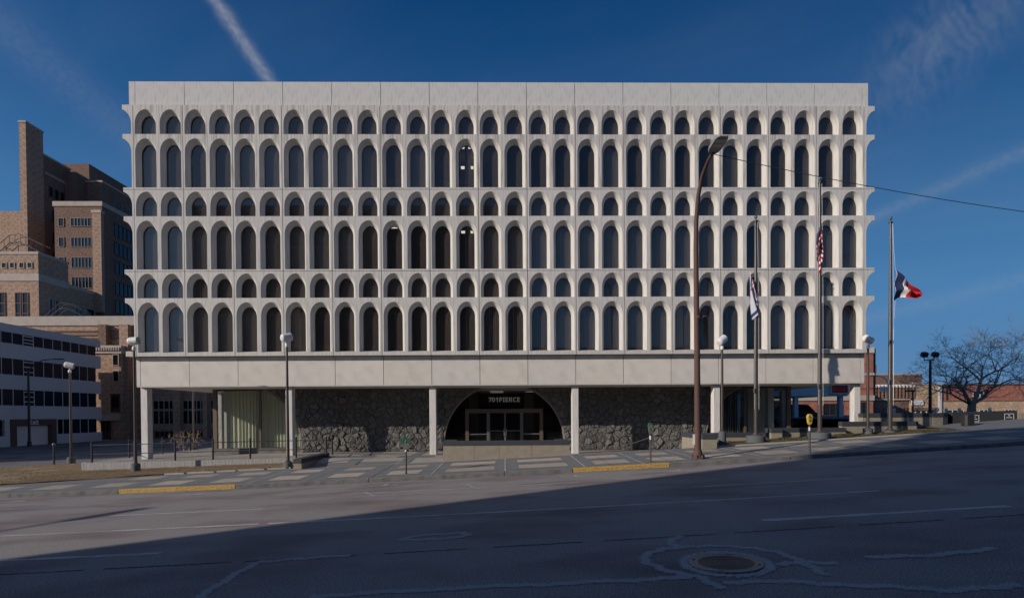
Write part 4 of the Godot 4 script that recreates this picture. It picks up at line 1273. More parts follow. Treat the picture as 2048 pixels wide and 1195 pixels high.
func build_left_background() -> void:
	# parking garage: long side faces +x
	var g := thing("parking_garage", "white parking garage with ribbon windows and an exit door", "building", Vector3.ZERO)
	var X := -52.0
	var zn := 2.0
	var zf := -43.0
	for b in [[9.92 + 1.15, 11.95, 0.0], [8.33, 9.92, 0.0], [5.09, 6.63, 0.0], [1.87, 3.39, 0.0]]:
		part("spandrel", bx(X - 12, X, b[0], b[1], zf, zn), M.garage, g)
	part("base_wall", bx(X - 12, X, -1.5, 0.17, zf, -36.0), M.garage, g)
	part("base_wall", bx(X - 12, X, -1.5, 1.87, -36.0, -35.7), M.garage, g)
	part("base_wall", bx(X - 12, X, -1.5, 1.87, -29.8, -29.2), M.garage, g)
	part("base_wall", bx(X - 12, X, -1.5, 0.17, -29.2, zn), M.garage, g)
	part("core", bx(X - 11.9, X - 0.6, -1.4, 11.5, zf + 0.1, zn - 0.1), M.far_glass_dark, g)
	var rows := [[9.92, 11.07], [6.63, 8.33], [3.39, 5.09], [0.17, 1.87]]
	for r in 4:
		var z := zf + 0.9
		while z < zn - 1.0:
			var skip := r == 3 and z > -37.0 and z < -29.0
			if not skip:
				var w := part("window", bx(X - 0.15, X - 0.10, rows[r][0], rows[r][1], z, z + 1.29), M.garage_glass, g)
				part("mullion", bx(X - 0.105, X - 0.07, rows[r][0] + 0.002, rows[r][1] - 0.002, z + 1.265, z + 1.325), M.garage_mullion, w)
				if z > -34.2 and z < -32.8:
					for k in 3:
						var y := lerpf(rows[r][0], rows[r][1], (k + 0.8) / 3.2)
						part("transom", bx(X - 0.099, X - 0.07, y - 0.04, y + 0.04, z + 0.02, z + 1.26), M.garage_mullion, w)
			z += 1.31
	part("exit_surround", bx(X - 0.5, X + 0.12, 1.25, 1.92, -35.7, -29.8), M.brown_panel, g)
	part("exit_surround", bx(X - 0.5, X + 0.10, -1.0, 1.248, -35.7, -34.95), M.brown_panel, g)
	part("exit_surround", bx(X - 0.5, X + 0.10, -1.0, 1.248, -30.5, -29.8), M.brown_panel, g)
	var dr := Node3D.new()
	dr.name = "roller_door"
	g.add_child(dr)
	for k in 9:
		part("slat", bx(X - 0.4, X - 0.32, -0.98 + 0.245 * k, -0.98 + 0.245 * k + 0.235, -34.95, -30.5), M.shutter, dr)
	var tm := TextMesh.new()
	tm.text = "Exit"
	tm.font_size = 32
	tm.depth = 0.05
	tm.pixel_size = 0.021
	var lt := place("lettering", tm, M.text_white, g, Vector3(X + 0.15, 1.58, -32.6))
	lt.rotation.y = PI / 2
	# brick medical tower with chimney and stepped wings
	var t := thing("brick_tower", "tall stepped brown brick tower with square chimney behind the garage", "building")
	var vols := [  # darker brick stands in for shade on wings, penthouse and shaft
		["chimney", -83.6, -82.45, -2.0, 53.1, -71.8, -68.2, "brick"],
		["tower_wing", -83.5, -82.5, -2.0, 49.2, -78.0, -71.8, "brick_dark_and_shade"],
		["tower_wing", -83.5, -80.4, -2.0, 48.3, -80.5, -76.6, "brick_dark_and_shade"],
		["tower_wing", -83.5, -77.3, -2.0, 47.4, -100.0, -79.1, "brick_dark_and_shade"],
		["penthouse", -89.8, -82.8, 45.0, 52.8, -96.0, -83.2, "brick_dark_and_shade"],
		["shaft", -77.0, -68.9, -2.0, 38.3, -90.0, -67.2, "brick_dark_and_shade"],
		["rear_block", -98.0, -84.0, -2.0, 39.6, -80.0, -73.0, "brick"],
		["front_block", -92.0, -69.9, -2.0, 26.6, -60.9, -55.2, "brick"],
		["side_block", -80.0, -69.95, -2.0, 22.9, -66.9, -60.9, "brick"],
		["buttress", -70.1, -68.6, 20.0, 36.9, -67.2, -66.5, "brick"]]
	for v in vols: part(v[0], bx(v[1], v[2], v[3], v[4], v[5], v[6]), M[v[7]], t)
	for c in [[-83.7, -82.35, 53.1, 53.4, -71.9, -68.1], [-83.6, -82.4, 49.2, 49.5, -78.1, -71.7], [-77.2, -68.75, 38.3, 39.1, -90.1, -67.05], [-92.1, -69.8, 26.6, 27.0, -61.0, -55.1], [-92.1, -69.78, 22.6, 23.7, -61.05, -55.08], [-80.0, -69.85, 22.9, 23.5, -67.0, -61.1], [-70.2, -68.5, 36.9, 37.4, -67.3, -66.4], [-83.6, -77.2, 47.4, 47.7, -100.0, -79.0]]:
		part("cornice", bx(c[0], c[1], c[2], c[3], c[4], c[5]), M.limestone, t)
	for k in 16:   # toothed course under the upper cornice
		part("dentil", bx(-82.45, -82.3, 45.9, 46.4, -77.6 + 0.36 * k, -77.42 + 0.36 * k), M.limestone, t)
	for y in [[34.9, 36.2], [31.4, 32.9], [27.8, 29.5], [24.3, 26.1]]:
		opening(t, "window", "z", -74.1, -70.7, y[0], y[1], -67.2, 6, 1, M.far_glass, M.dark_frame)
		opening(t, "window", "z", -76.2, -75.4, y[0], y[1], -67.2, 1, 1, M.far_glass_dark, M.dark_frame)
	for y in [[34.2, 36.4], [30.9, 33.1], [27.6, 29.8], [24.0, 26.2], [20.6, 22.8]]:
		opening(t, "window", "x", -75.6, -70.2, y[0], y[1], -68.9, 5, 1, M.far_glass, M.dark_frame)
		opening(t, "window", "x", -83.0, -77.0, y[0], y[1], -68.9, 5, 1, M.far_glass, M.dark_frame)
	for z in [-73.6, -74.9, -76.2]:
		opening(t, "window", "x", z, z + 0.6, 42.4, 44.0, -82.5, 1, 1, M.far_glass_dark, M.dark_frame)
	for y in [38.0, 34.0, 30.4]:
		for z in [-74.2, -75.4]: opening(t, "window", "x", z, z + 0.55, y, y + 1.9, -82.5, 1, 1, M.far_glass_dark, M.dark_frame)
	for x in [-75.2, -74.0, -72.6, -71.4]: opening(t, "window", "z", x, x + 0.6, 24.6, 25.3, -55.2, 1, 1, M.far_glass_dark, M.limestone)
	for x in [-75.6, -73.3, -72.2]: opening(t, "window", "z", x, x + 0.7, 16.2, 20.8, -55.2, 1, 3, M.far_glass_dark, M.brick_dark_and_shade)
	for z in [-57.6, -58.8]: opening(t, "window", "x", z, z + 0.6, 17.9, 20.3, -69.9, 1, 1, M.far_glass_dark, M.limestone)
	for z in [-62.2, -64.6]: opening(t, "window", "x", z - 1.8, z, 17.2, 20.3, -69.95, 1, 1, M.far_glass_dark, M.limestone)
	for k in 5:
		opening(t, "window", "x", -83.6 - 2.2 * k, -82.2 - 2.2 * k, 41.6, 45.0, -77.3, 1, 1, M.far_glass_dark, M.brick)
	# low brick annex, lit above and shaded below
	var a := thing("brick_annex", "low brown brick annex with stone coping behind the office corner", "building")
	part("wall", bx(-80.0, -30.0, -2.0, 14.9, -54.0, -49.2), M.brick, a)
	part("coping", bx(-80.0, -30.0, 14.9, 16.2, -54.1, -49.05), M.limestone, a)
	for y in [13.0, 13.5, 14.0]: part("string_course", bx(-80.0, -30.0, y, y + 0.22, -49.2, -49.05), M.brick_dark_and_shade, a)
	for x in [[-56.1, -55.0], [-53.2, -52.0], [-50.2, -49.6], [-46.0, -45.0], [-41.9, -41.3]]:
		part("pilaster", bx(x[0], x[1], -2.0, 14.9, -49.2, -48.2), M.brick_dark_and_shade if x[0] == -56.1 else M.brick, a)
	part("porch", bx(-56.9, -52.6, -2.0, 10.8, -48.9, -47.6), M.brick, a)
	part("porch_cornice", bx(-57.1, -52.4, 10.8, 11.9, -49.0, -47.4), M.limestone, a)
	for k in 14: part("dentil", bx(-57.0 + 0.33 * k, -56.84 + 0.33 * k, 11.2, 11.6, -47.4, -47.2), M.limestone, a)
	part("door_hood", bx(-55.5, -52.8, 1.6, 2.5, -47.6, -46.9), M.limestone, a)
	opening(a, "door", "z", -55.3, -54.2, -1.0, 1.55, -47.6, 2, 1, M.far_glass_dark, M.dark_frame)
	for y in [7.0, 9.2]: opening(a, "window", "z", -53.6, -52.9, y, y + 1.4, -47.6, 1, 1, M.far_glass_dark, M.limestone)
	opening(a, "window", "z", -53.9, -52.9, 2.9, 5.2, -47.6, 1, 1, M.far_glass_dark, M.dark_frame)
	for w in [[-49.2, -46.3, 4], [-45.0, -42.0, 5], [-41.2, -40.5, 1], [-39.5, -36.5, 5]]:
		opening(a, "window", "z", w[0], w[1], 3.15, 4.3, -49.2, w[2], 1, M.far_glass_dark, M.limestone)
		opening(a, "window", "z", w[0], w[1], 1.1, 2.9, -49.2, w[2], 1, M.far_glass_dark, M.limestone)
		opening(a, "window", "z", w[0] + 0.2, w[1] - 0.2, -0.8, 0.0, -49.2, w[2], 1, M.far_glass_dark, M.brick_dark_and_shade)
	for y in [0.35, 0.7]: part("string_course", bx(-60.0, -30.0, y, y + 0.2, -49.19, -49.08), M.limestone, a)
	# steel roof stair frames on the annex roof and by the tower
	for f in [["roof_stair", "rusty steel stair frame leaning over the annex roof", Vector3(-62.5, 16.2, -51.0), 1.0], ["roof_stair", "steel fire stair at the far left of the tower", Vector3(-75.0, 27.0, -58.0), 1.5]]:
		var s := thing(f[0], f[1], "stair", f[2])
		s.scale = Vector3.ONE * f[3]
		var st := mb()
		for k in 2:
			var z := -0.5 + k
			tube(st, [Vector3(-4.0, -1.6, z), Vector3(-0.6, 1.3, z), Vector3(0.4, 1.4, z), Vector3(2.8, 0.2, z)], [0.05, 0.05, 0.05, 0.05], 5)
			tube(st, [Vector3(-4.0, -0.8, z), Vector3(-0.6, 2.1, z), Vector3(0.4, 2.2, z), Vector3(2.8, 1.0, z)], [0.035, 0.035, 0.035, 0.035], 5)
		part("stringer", st, M.black_iron, s)
		for k in 12:
			st = mb()
			var x := -3.9 + 0.55 * k
			var y := -1.5 + 0.47 * k if x < -0.6 else 1.35 - maxf(0.0, x - 0.4) * 0.5
			tube(st, [Vector3(x, y, -0.5), Vector3(x, y, 0.5)], [0.03, 0.03], 4)
			tube(st, [Vector3(x, y, 0.5), Vector3(x, y + 0.8, 0.5)], [0.025, 0.025], 4)
			part("tread", st, M.black_iron, s)
		for k in 5:
			st = mb()
			var x := -3.0 + 1.2 * k
			tube(st, [Vector3(x, -1.6, -0.5), Vector3(x + 0.9, 0.9, 0.5)], [0.03, 0.03], 4)
			part("brace", st, M.black_iron, s)
func build_right_background() -> void:
	# drive-through canopy with sign
	var c := thing("bank_canopy", "pale blue drive-through canopy behind the right glass corner", "canopy")
	part("fascia", bx(19.9, 28.4, 3.45, 5.2, -17.2, -16.2), M.bank_blue, c)
	part("roof", bx(19.9, 28.4, 3.5, 5.0, -26.0, -17.2), M.bank_blue, c)
	for x in [21.6, 24.25, 28.0]:
		part("post", bx(x - 0.16, x + 0.16, 1.0, 3.45, -16.75, -16.4), M.bank_blue, c)
	part("back_wall", bx(18.0, 30.0, 1.0, 3.4, -30.2, -30.0), M.brick_red, c)
	var sg := thing("display_sign", "small red display board on the blue canopy fascia", "sign", Vector3(27.65, 4.0, -16.2))
	part("housing", bx(-0.78, 0.78, -0.42, 0.42, 0.0, 0.14), M.bank_blue, sg)
	var st := mb()
	for r in [[-0.70, 0.70, 0.30, 0.36], [-0.70, 0.70, -0.36, -0.30], [-0.70, -0.65, -0.298, 0.298], [0.65, 0.70, -0.298, 0.298]]:
		box(st, Vector3(r[0], r[2], 0.141), Vector3(r[1], r[3], 0.17))
	part("bezel", st, M.steel, sg)
	part("panel", bx(-0.65, 0.65, -0.3, 0.3, 0.141, 0.146), M.sign_black, sg)
	var red := mat(0.12, 0.003, 0.005, 0.6)
	red.emission_enabled = true
	red.emission = Color(1.0, 0.06, 0.08)
	red.emission_energy_multiplier = 0.045
	st = mb()
	for k in 13:
		for r in 4:
			if rng.randf() < 0.72: box(st, Vector3(-0.56 + 0.085 * k, -0.2 + 0.1 * r, 0.147), Vector3(-0.56 + 0.085 * k + 0.07, -0.2 + 0.1 * r + 0.08, 0.152))
	part("led_dots", st, red, sg)
	car("dark_suv", "dark sport utility vehicle parked under the blue canopy", Vector3(25.4, 1.05, -20.0), M.car_dark, 1.0)
	var r1 := thing("red_brick_block", "red brick building edge with pale stone bands beside the office", "building")
	part("wall", bx(36.0, 50.9, -1.0, 10.2, -60.0, -46.2), M.brick_red, r1)
	part("parapet", bx(36.0, 51.0, 10.2, 11.1, -60.1, -46.1), M.limestone, r1)
	part("stone_band", bx(36.0, 51.0, 7.1, 7.5, -60.0, -46.08), M.limestone, r1)
	part("stone_band", bx(36.0, 51.0, 3.7, 4.4, -60.0, -46.05), M.limestone, r1)
	part("corner_pier", bx(50.9, 51.5, -1.0, 10.9, -47.0, -46.6), M.dark_frame, r1)
	opening(r1, "window", "z", 44.0, 46.5, 1.0, 3.2, -46.2, 3, 1, M.far_glass_dark, M.dark_frame)
	opening(r1, "window", "z", 48.8, 49.8, 0.9, 3.4, -46.2, 2, 1, M.far_glass_dark, M.dark_frame)
	var r2 := thing("finned_brick_block", "dark brick building with narrow fins and a chimney right of the flagpoles", "building")
	part("wall", bx(60.0, 73.1, -1.0, 8.5, -80.0, -66.2), M.brick_dark_and_shade, r2)
	part("coping", bx(60.0, 73.2, 8.5, 8.75, -80.0, -66.1), M.limestone, r2)
	part("chimney", bx(66.6, 68.7, 8.5, 10.8, -74.0, -71.5), M.brick_dark_and_shade, r2)
	for k in 12:
		var x := 64.2 + 0.62 * k
		opening(r2, "window", "z", x, x + 0.3, 4.5, 6.3, -66.2, 1, 1, M.far_glass_dark, M.brick_dark_and_shade, 0.05)
		part("fin", bx(x + 0.34, x + 0.6, 4.45, 6.4, -66.2, -65.8), M.brick_dark_and_shade, r2)
		part("fin_cap", bx(x + 0.34, x + 0.6, 6.4, 6.85, -66.2, -65.78), M.white_metal, r2)
		opening(r2, "window", "z", x, x + 0.3, 1.7, 2.8, -66.2, 1, 1, M.far_glass_dark, M.brick_dark_and_shade, 0.05)
	part("sill_band", bx(64.0, 71.4, 4.15, 4.4, -66.2, -65.9), M.limestone, r2)
	part("roof_ledge", bx(71.3, 72.9, 7.0, 7.2, -66.2, -65.9), M.limestone, r2)
	var r3 := thing("tan_brick_shop", "tan brick shop front with a white sign board", "building")
	part("wall", bx(70.85, 76.42, -1.36, 6.78, -74.70, -65.90), M.brick_tan, r3)
	part("coping", bx(70.74, 76.42, 6.78, 6.94, -74.70, -65.80), M.limestone, r3)
	part("door_hood", bx(70.85, 75.53, 2.32, 2.82, -65.90, -65.60), M.brick_dark_and_shade, r3)
	opening(r3, "window", "z", 71.74, 73.52, 0.43, 2.21, -65.90, 2, 1, M.far_glass, M.white_metal)
	opening(r3, "door", "z", 73.97, 75.08, -0.24, 2.21, -65.90, 1, 1, M.far_glass_dark, M.dark_frame)
	var sb := part("sign_board", bx(71.02, 72.97, 3.27, 4.05, -65.90, -65.70), M.white_metal, r3)
	var blue := mat(0.25, 0.35, 0.5, 0.7)
	for k in 4: part("sign_stroke", bx(71.3 + 0.37 * k, 71.52 + 0.37 * k, 3.55, 3.72 + 0.03 * (k % 2), -65.7, -65.69), blue, sb)
	part("downpipe", bx(75.75, 76.20, -0.24, 6.67, -65.90, -65.70), M.garage, r3)
	var r4 := thing("long_brick_block", "long red over tan brick building behind the bare tree", "building")
	part("base_wall", bx(76.42, 122.54, -1.36, 3.88, -79.70, -66.00), M.brick_tan, r4)
	part("upper_wall", bx(76.42, 122.54, 4.05, 6.72, -79.70, -66.05), M.brick_red, r4)
	part("ledge", bx(76.42, 122.54, 3.88, 4.05, -79.70, -65.90), M.brick_dark_and_shade, r4)
	part("coping", bx(76.42, 122.54, 6.72, 6.89, -79.70, -65.90), M.brick_dark_and_shade, r4)
	for w in [[77.3, 80.2], [83.1, 85.3], [87.6, 89.3], [91.1, 95.8]]:
		opening(r4, "window", "z", w[0], w[1], 1.1, 2.32, -66.0, 3, 1, M.far_glass, M.garage)
	opening(r4, "window", "z", 81.99, 83.77, 4.44, 5.66, -66.05, 3, 1, M.far_glass, M.garage)
	part("downpipe", bx(77.20, 77.37, 4.10, 6.67, -66.05, -65.90), M.dark_frame, r4)
	# flood light mast, small lamp, signal mast, bollards
	var f := thing("flood_light", "black twin flood light mast in front of the bare tree", "lamp post", Vector3(35.3, 1.72, -16.2))
	st = mb()
	tube(st, [Vector3.ZERO, Vector3(0, 4.6, 0)], [0.13, 0.085], 8)
	part("pole", st, M.black_iron, f)
	st = mb()
	tube(st, [Vector3(-0.55, 5.0, 0), Vector3(-0.5, 4.65, 0), Vector3(0.3, 4.65, 0), Vector3(0.35, 5.0, 0)], [0.05, 0.05, 0.05, 0.05], 6)
	part("crossarm", st, M.black_iron, f)
	for x in [-0.55, 0.35]:
		var h := part("lamp_head", bevel_box(-0.24, 0.24, 0.0, 0.36, -0.2, 0.2, 0.06), M.black_iron, f, Vector3(x, 4.95, 0))
		h.rotation.x = 0.5
	part("footing", bx(-0.3, 0.3, -0.2, 0.2, -0.3, 0.3), M.footing, f)
	f = thing("small_lamp", "thin dark lamp post behind the retaining wall coping", "lamp post", Vector3(31.6, 1.72, -13.2))
	st = mb()
	tube(st, [Vector3.ZERO, Vector3(0, 2.0, 0)], [0.06, 0.05], 6)
	part("pole", st, M.black_iron, f)
	part("lamp_head", bevel_box(-0.45, 0.08, 1.95, 2.07, -0.16, 0.16, 0.03), M.black_iron, f)
	f = thing("signal_mast", "pale curved street light mast with signal heads far right", "street light", Vector3(42.4, 1.6, -31.2))
	st = mb()
	tube(st, [Vector3.ZERO, Vector3(0, 3.5, 0), Vector3(-0.15, 4.0, 0), Vector3(-0.55, 4.35, 0), Vector3(-1.3, 4.5, 0)], [0.11, 0.09, 0.075, 0.065, 0.05], 8)
	part("mast", st, M.white_metal, f)
	part("lamp_head", bevel_box(-1.9, -1.25, 4.42, 4.55, -0.14, 0.14, 0.03), M.lamp_grey, f)
	part("signal_arm", bx(-4.2, -0.1, 3.05, 3.12, -0.05, 0.05), M.car_red, f)
	for x in [-0.75, -0.35]:
		part("signal_head", bevel_box(x - 0.14, x + 0.14, 2.75, 3.3, -0.12, 0.12, 0.03), M.white_metal, f)
	for y in [1.0, 1.35]: part("sign_plate", bx(-0.3, 0.3, y, y + 0.26, 0.12, 0.14), M.green_meter, f)
	var names := ["left of the signal mast", "right of the signal mast", "under the white shop sign", "between the shop sign and flood light", "just left of the flood light", "just right of the flood light"]
	var proto: Node3D
	for k in 6:
		var at := Vector3([37.9, 41.9, 43.0, 44.3, 45.2, 47.3][k], 1.72, -24.0)
		var lab: String = "short white bollard behind the wall, " + names[k]
		if k == 0:
			proto = thing("bollard", lab, "bollard", at, 0.0, "bollards behind the retaining wall")
			st = mb()
			lathe(st, [Vector2(0.13, 0.0), Vector2(0.13, 0.62), Vector2(0.11, 0.7), Vector2(0.0, 0.74)], 10)
			part("post", st, M.white_metal, proto)
			st = mb()
			lathe(st, [Vector2(0.133, 0.42), Vector2(0.133, 0.5)], 10)
			part("band", st, M.meter_yellow, proto)
		else: copy(proto, lab, at)
func car(called: String, label: String, at: Vector3, paint: Material, s: float) -> void:
	var c := thing(called, label, "car", at)
	c.scale = Vector3.ONE * s
	# side profile extruded across, cabin drawn in
	var body := [Vector2(-2.2, 0.35), Vector2(-2.25, 0.8), Vector2(-2.1, 1.0), Vector2(-1.1, 1.1), Vector2(1.9, 1.12), Vector2(2.2, 1.0), Vector2(2.25, 0.4), Vector2(2.1, 0.3), Vector2(-2.1, 0.3)]
	var cabin := [Vector2(-1.2, 1.1), Vector2(-0.5, 1.68), Vector2(0.3, 1.74), Vector2(1.5, 1.7), Vector2(2.0, 1.12)]
	var st := mb()
	var ext := func(pts: Array, w0: float, w1: float, st2: SurfaceTool):
		for i in pts.size():
			var a: Vector2 = pts[i]
			var b: Vector2 = pts[(i + 1) % pts.size()]
			var wa := w1 if a.y > 1.3 else w0
			var wb := w1 if b.y > 1.3 else w0
			quad(st2, Vector3(a.x, a.y, -wa), Vector3(a.x, a.y, wa), Vector3(b.x, b.y, wb), Vector3(b.x, b.y, -wb))
		var idx := Geometry2D.triangulate_polygon(PackedVector2Array(pts))
		for i in range(0, idx.size(), 3):
			for sd in [-1, 1]:
				var v := []
				for k in 3:
					var p: Vector2 = pts[idx[i + k]]
					v.append(Vector3(p.x, p.y, sd * (w1 if p.y > 1.3 else w0)))
				tri(st2, v[0], v[1], v[2])
	ext.call(body, 0.92, 0.92, st)
	part("body", st, paint, c)
	st = mb()
	ext.call(cabin, 0.86, 0.68, st)
	part("cabin", st, M.far_glass, c)
	part("roof", bx(-0.45, 1.5, 1.72, 1.78, -0.66, 0.66), paint, c)
	for x in [-1.4, 1.4]:
		for z in [-0.86, 0.86]:
			st = mb()
			tube(st, [Vector3(x, 0.34, z - 0.11), Vector3(x, 0.34, z + 0.11)], [0.34, 0.34], 16)
			var w := part("wheel", st, M.rubber, c)
			st = mb()
			tube(st, [Vector3(x, 0.34, z - 0.12), Vector3(x, 0.34, z + 0.12)], [0.2, 0.2], 12)
			part("rim", st, M.steel, w)
	for z in [-0.65, 0.65]: part("headlight", bx(-2.27, -2.2, 0.75, 0.9, z - 0.2, z + 0.2), M.white_metal, c)
func build_opposite_side() -> void:
	# the buildings across the street, behind the camera: they shade the road and show in the windows
	var t := thing("shading_block", "brown brick office block across the street behind the viewer", "building")
	part("wall", bx(-35.5, 2.5, -2.0, 25.6, 34.4, 60.0), M.brick_dark_and_shade, t)
	part("cornice", bx(-35.7, 2.7, 25.6, 26.2, 34.2, 60.0), M.limestone, t)
	for r in 6:
		for k in 12:
			var x := -33.6 + 3.0 * k
			var w := part("window", bx(x, x + 1.7, 2.5 + 3.8 * r, 4.6 + 3.8 * r, 34.36, 34.42), M.far_glass_dark, t)
			part("sill", bx(x - 0.1, x + 1.8, 2.3 + 3.8 * r, 2.5 + 3.8 * r, 34.25, 34.4), M.limestone, w)
	t = thing("low_shop_row", "low tan commercial building across the street behind the viewer", "building")
	part("wall", bx(2.8, 60.0, -1.0, 9.5, 35.0, 60.0), M.brick_tan, t)
	part("coping", bx(2.8, 60.1, 9.5, 9.9, 34.9, 60.0), M.limestone, t)
	for k in 10:
		var x := 5.0 + 5.2 * k
		var w := part("window", bx(x, x + 3.0, 2.2, 5.0, 34.96, 35.02), M.far_glass_dark, t)
		part("sill", bx(x - 0.1, x + 3.1, 2.0, 2.2, 34.85, 35.0), M.limestone, w)

# ---------------------------------------------------------------- street furniture
func lamp_post(label: String, at: Vector3, foot: float, foot_r: float, height: float, aim: float, tilt: float) -> Node3D:
	var l := thing("drum_lamp", label, "lamp post", at, 0.0, "white drum-head lamp posts round the plaza")
	var st := mb()
	lathe(st, [Vector2(0, -0.3), Vector2(foot_r, -0.3), Vector2(foot_r, foot - 0.02), Vector2(foot_r - 0.02, foot), Vector2(0, foot)], 18)
	part("footing", st, M.footing, l)
	st = mb()
	tube(st, [Vector3(0, foot, 0), Vector3(0, height - 0.42, 0)], [0.07, 0.05], 12)
	part("pole", st, M.bronze, l)
	st = mb()
	lathe(st, [Vector2(0.13, foot), Vector2(0.13, foot + 0.03), Vector2(0.10, foot + 0.05)], 14)
	part("base_plate", st, M.bronze, l)
	st = mb()
	lathe(st, [Vector2(0.075, height - 0.44), Vector2(0.085, height - 0.36), Vector2(0.07, height - 0.28), Vector2(0.03, height - 0.24), Vector2(0.0, height - 0.23)], 12)
	tube(st, [Vector3(0, height - 0.30, 0), Vector3(0.03, height - 0.12, 0)], [0.035, 0.03], 8)
	part("bracket", st, M.white_metal, l)
	var head := Node3D.new()
	head.name = "lamp_head"
	l.add_child(head)
	head.position = Vector3(0, height, 0)
	head.rotation = Vector3(0, aim, tilt)
	st = mb()
	# drum lying on its side, axis along x, rounded closed end and lens end
	var prof := [Vector2(0.0, -0.27), Vector2(0.12, -0.26), Vector2(0.17, -0.22), Vector2(0.185, -0.16), Vector2(0.185, 0.20), Vector2(0.175, 0.215)]
	lathe(st, prof, 22)
	var drum := part("drum", st, M.white_metal, head)
	drum.rotation.z = -PI / 2
	st = mb()
	lathe(st, [Vector2(0.175, 0.205), Vector2(0.0, 0.19)], 22)
	var lens := part("lens", st, M.lamp_lens, head)
	lens.rotation.z = -PI / 2
	return l
func flag_pole(label: String, at: Vector3, top: float, foot: float, foot_r: float) -> Node3D:
	var f := thing("flagpole", label, "flagpole", at, 0.0, "flagpoles in the planting bed")
	var st := mb()
	lathe(st, [Vector2(0, -0.4), Vector2(foot_r, -0.4), Vector2(foot_r, foot - 0.02), Vector2(foot_r - 0.03, foot), Vector2(0, foot)], 26)
	part("footing", st, M.footing, f)
	st = mb()
	lathe(st, [Vector2(0.24, foot), Vector2(0.24, foot + 0.03), Vector2(0.15, foot + 0.07), Vector2(0.13, foot + 0.12)], 20)
	part("collar", st, M.bronze, f)
	st = mb()
	tube(st, [Vector3(0, foot + 0.02, 0), Vector3(0, foot + (top - foot) * 0.45, 0), Vector3(0, top - 0.2, 0)], [0.10, 0.09, 0.045], 16)
	part("pole", st, M.bronze, f)
	st = mb()
	lathe(st, [Vector2(0.09, top - 0.26), Vector2(0.09, top - 0.2), Vector2(0.035, top - 0.18), Vector2(0.03, top - 0.1)], 14)
	part("truck", st, M.dark_frame, f)
	st = mb()
	var prof := []
	for k in 11: prof.append(Vector2(0.085 * sin(PI * k / 10.0), top - 0.02 - 0.085 * cos(PI * k / 10.0)))
	lathe(st, prof, 16)
	part("finial", st, M.ball, f)
	st = mb()
	tube(st, [Vector3(-0.10, 1.6, 0.10), Vector3(-0.09, top * 0.55, 0.1), Vector3(-0.06, top - 0.2, 0.05)], [0.008, 0.008, 0.008], 4)
	tube(st, [Vector3(0.10, 1.6, 0.10), Vector3(0.09, top * 0.55, 0.1), Vector3(0.06, top - 0.2, 0.05)], [0.008, 0.008, 0.008], 4)
	part("halyard", st, M.rope, f)
	st = mb()
	box(st, Vector3(-0.16, 2.4, 0.08), Vector3(-0.10, 2.6, 0.14))
	part("cleat", st, M.steel, f)
	return f
func cloth(called: String, label: String, at: Vector3, shape: Callable, im: Image, nu := 28, nv := 26) -> void:
	var m := mat(1, 1, 1, 0.9)
	m.albedo_texture = ImageTexture.create_from_image(im)
	m.backlight_enabled = true
	m.backlight = lin(0.12, 0.12, 0.12)
	var st := mb()
	st.set_smooth_group(1)
	for i in nu:
		for j in nv:
			for c in [[0, 0], [1, 1], [1, 0], [0, 0], [0, 1], [1, 1]]:
				var u := float(i + c[0]) / nu
				var v := float(j + c[1]) / nv
				st.set_uv(Vector2(u, v))
				st.add_vertex(shape.call(u, v))
	st.index()
	st.generate_normals()
	var t := thing(called, label, "flag", at, 0.0, "flags on the three poles")
	part("cloth", st, m, t)
func stripes_flag() -> Image:
	var im := Image.create(380, 200, false, Image.FORMAT_RGB8)
	for k in 13: im.fill_rect(Rect2i(0, int(k * 200 / 13.0), 380, 17), lin(0.42, 0.012, 0.03) if k % 2 == 0 else lin(0.7, 0.68, 0.68))
	im.fill_rect(Rect2i(0, 0, 152, 108), lin(0.012, 0.018, 0.075))
	for r in 9:
		for c in (6 if r % 2 == 0 else 5):
			var x := int(12 + c * 25 + (0 if r % 2 == 0 else 12))
			var y := 10 + r * 11
			for a in 5:   # a five-pointed star from its rays
				var d := Vector2(0, -1).rotated(TAU * a / 5.0)
				for q in 6: im.set_pixelv(Vector2i(Vector2(x, y) + d * q * 0.9), lin(0.7, 0.7, 0.72))
			im.fill_rect(Rect2i(x - 1, y - 1, 3, 3), lin(0.7, 0.7, 0.72))
	return im
func tricolour_flag() -> Image:
	var im := Image.create(300, 200, false, Image.FORMAT_RGB8)
	im.fill(lin(0.72, 0.69, 0.66))
	im.fill_rect(Rect2i(0, 0, 84, 200), lin(0.014, 0.028, 0.085))
	im.fill_rect(Rect2i(134, 0, 166, 200), lin(0.5, 0.014, 0.026))
	im.fill_rect(Rect2i(0, 0, 7, 200), lin(0.7, 0.7, 0.7))
	# the bird and its streamer, roughly: dark spread wings, body, and a ribbon above
	for k in 30:
		var x := 92 + 2 * k
		var y := 96 - int(26.0 * sin(PI * absf(k - 15) / 18.0)) + k % 3
		im.fill_rect(Rect2i(x, y, 3, 16 - absi(k - 15) / 2), lin(0.10, 0.065, 0.04))
	im.fill_rect(Rect2i(116, 92, 14, 34), lin(0.09, 0.06, 0.04))
	for k in 28: im.fill_rect(Rect2i(94 + 2 * k, 56 + int(7.0 * sin(k * 0.35)), 3, 6), lin(0.05, 0.10, 0.28))
	return im
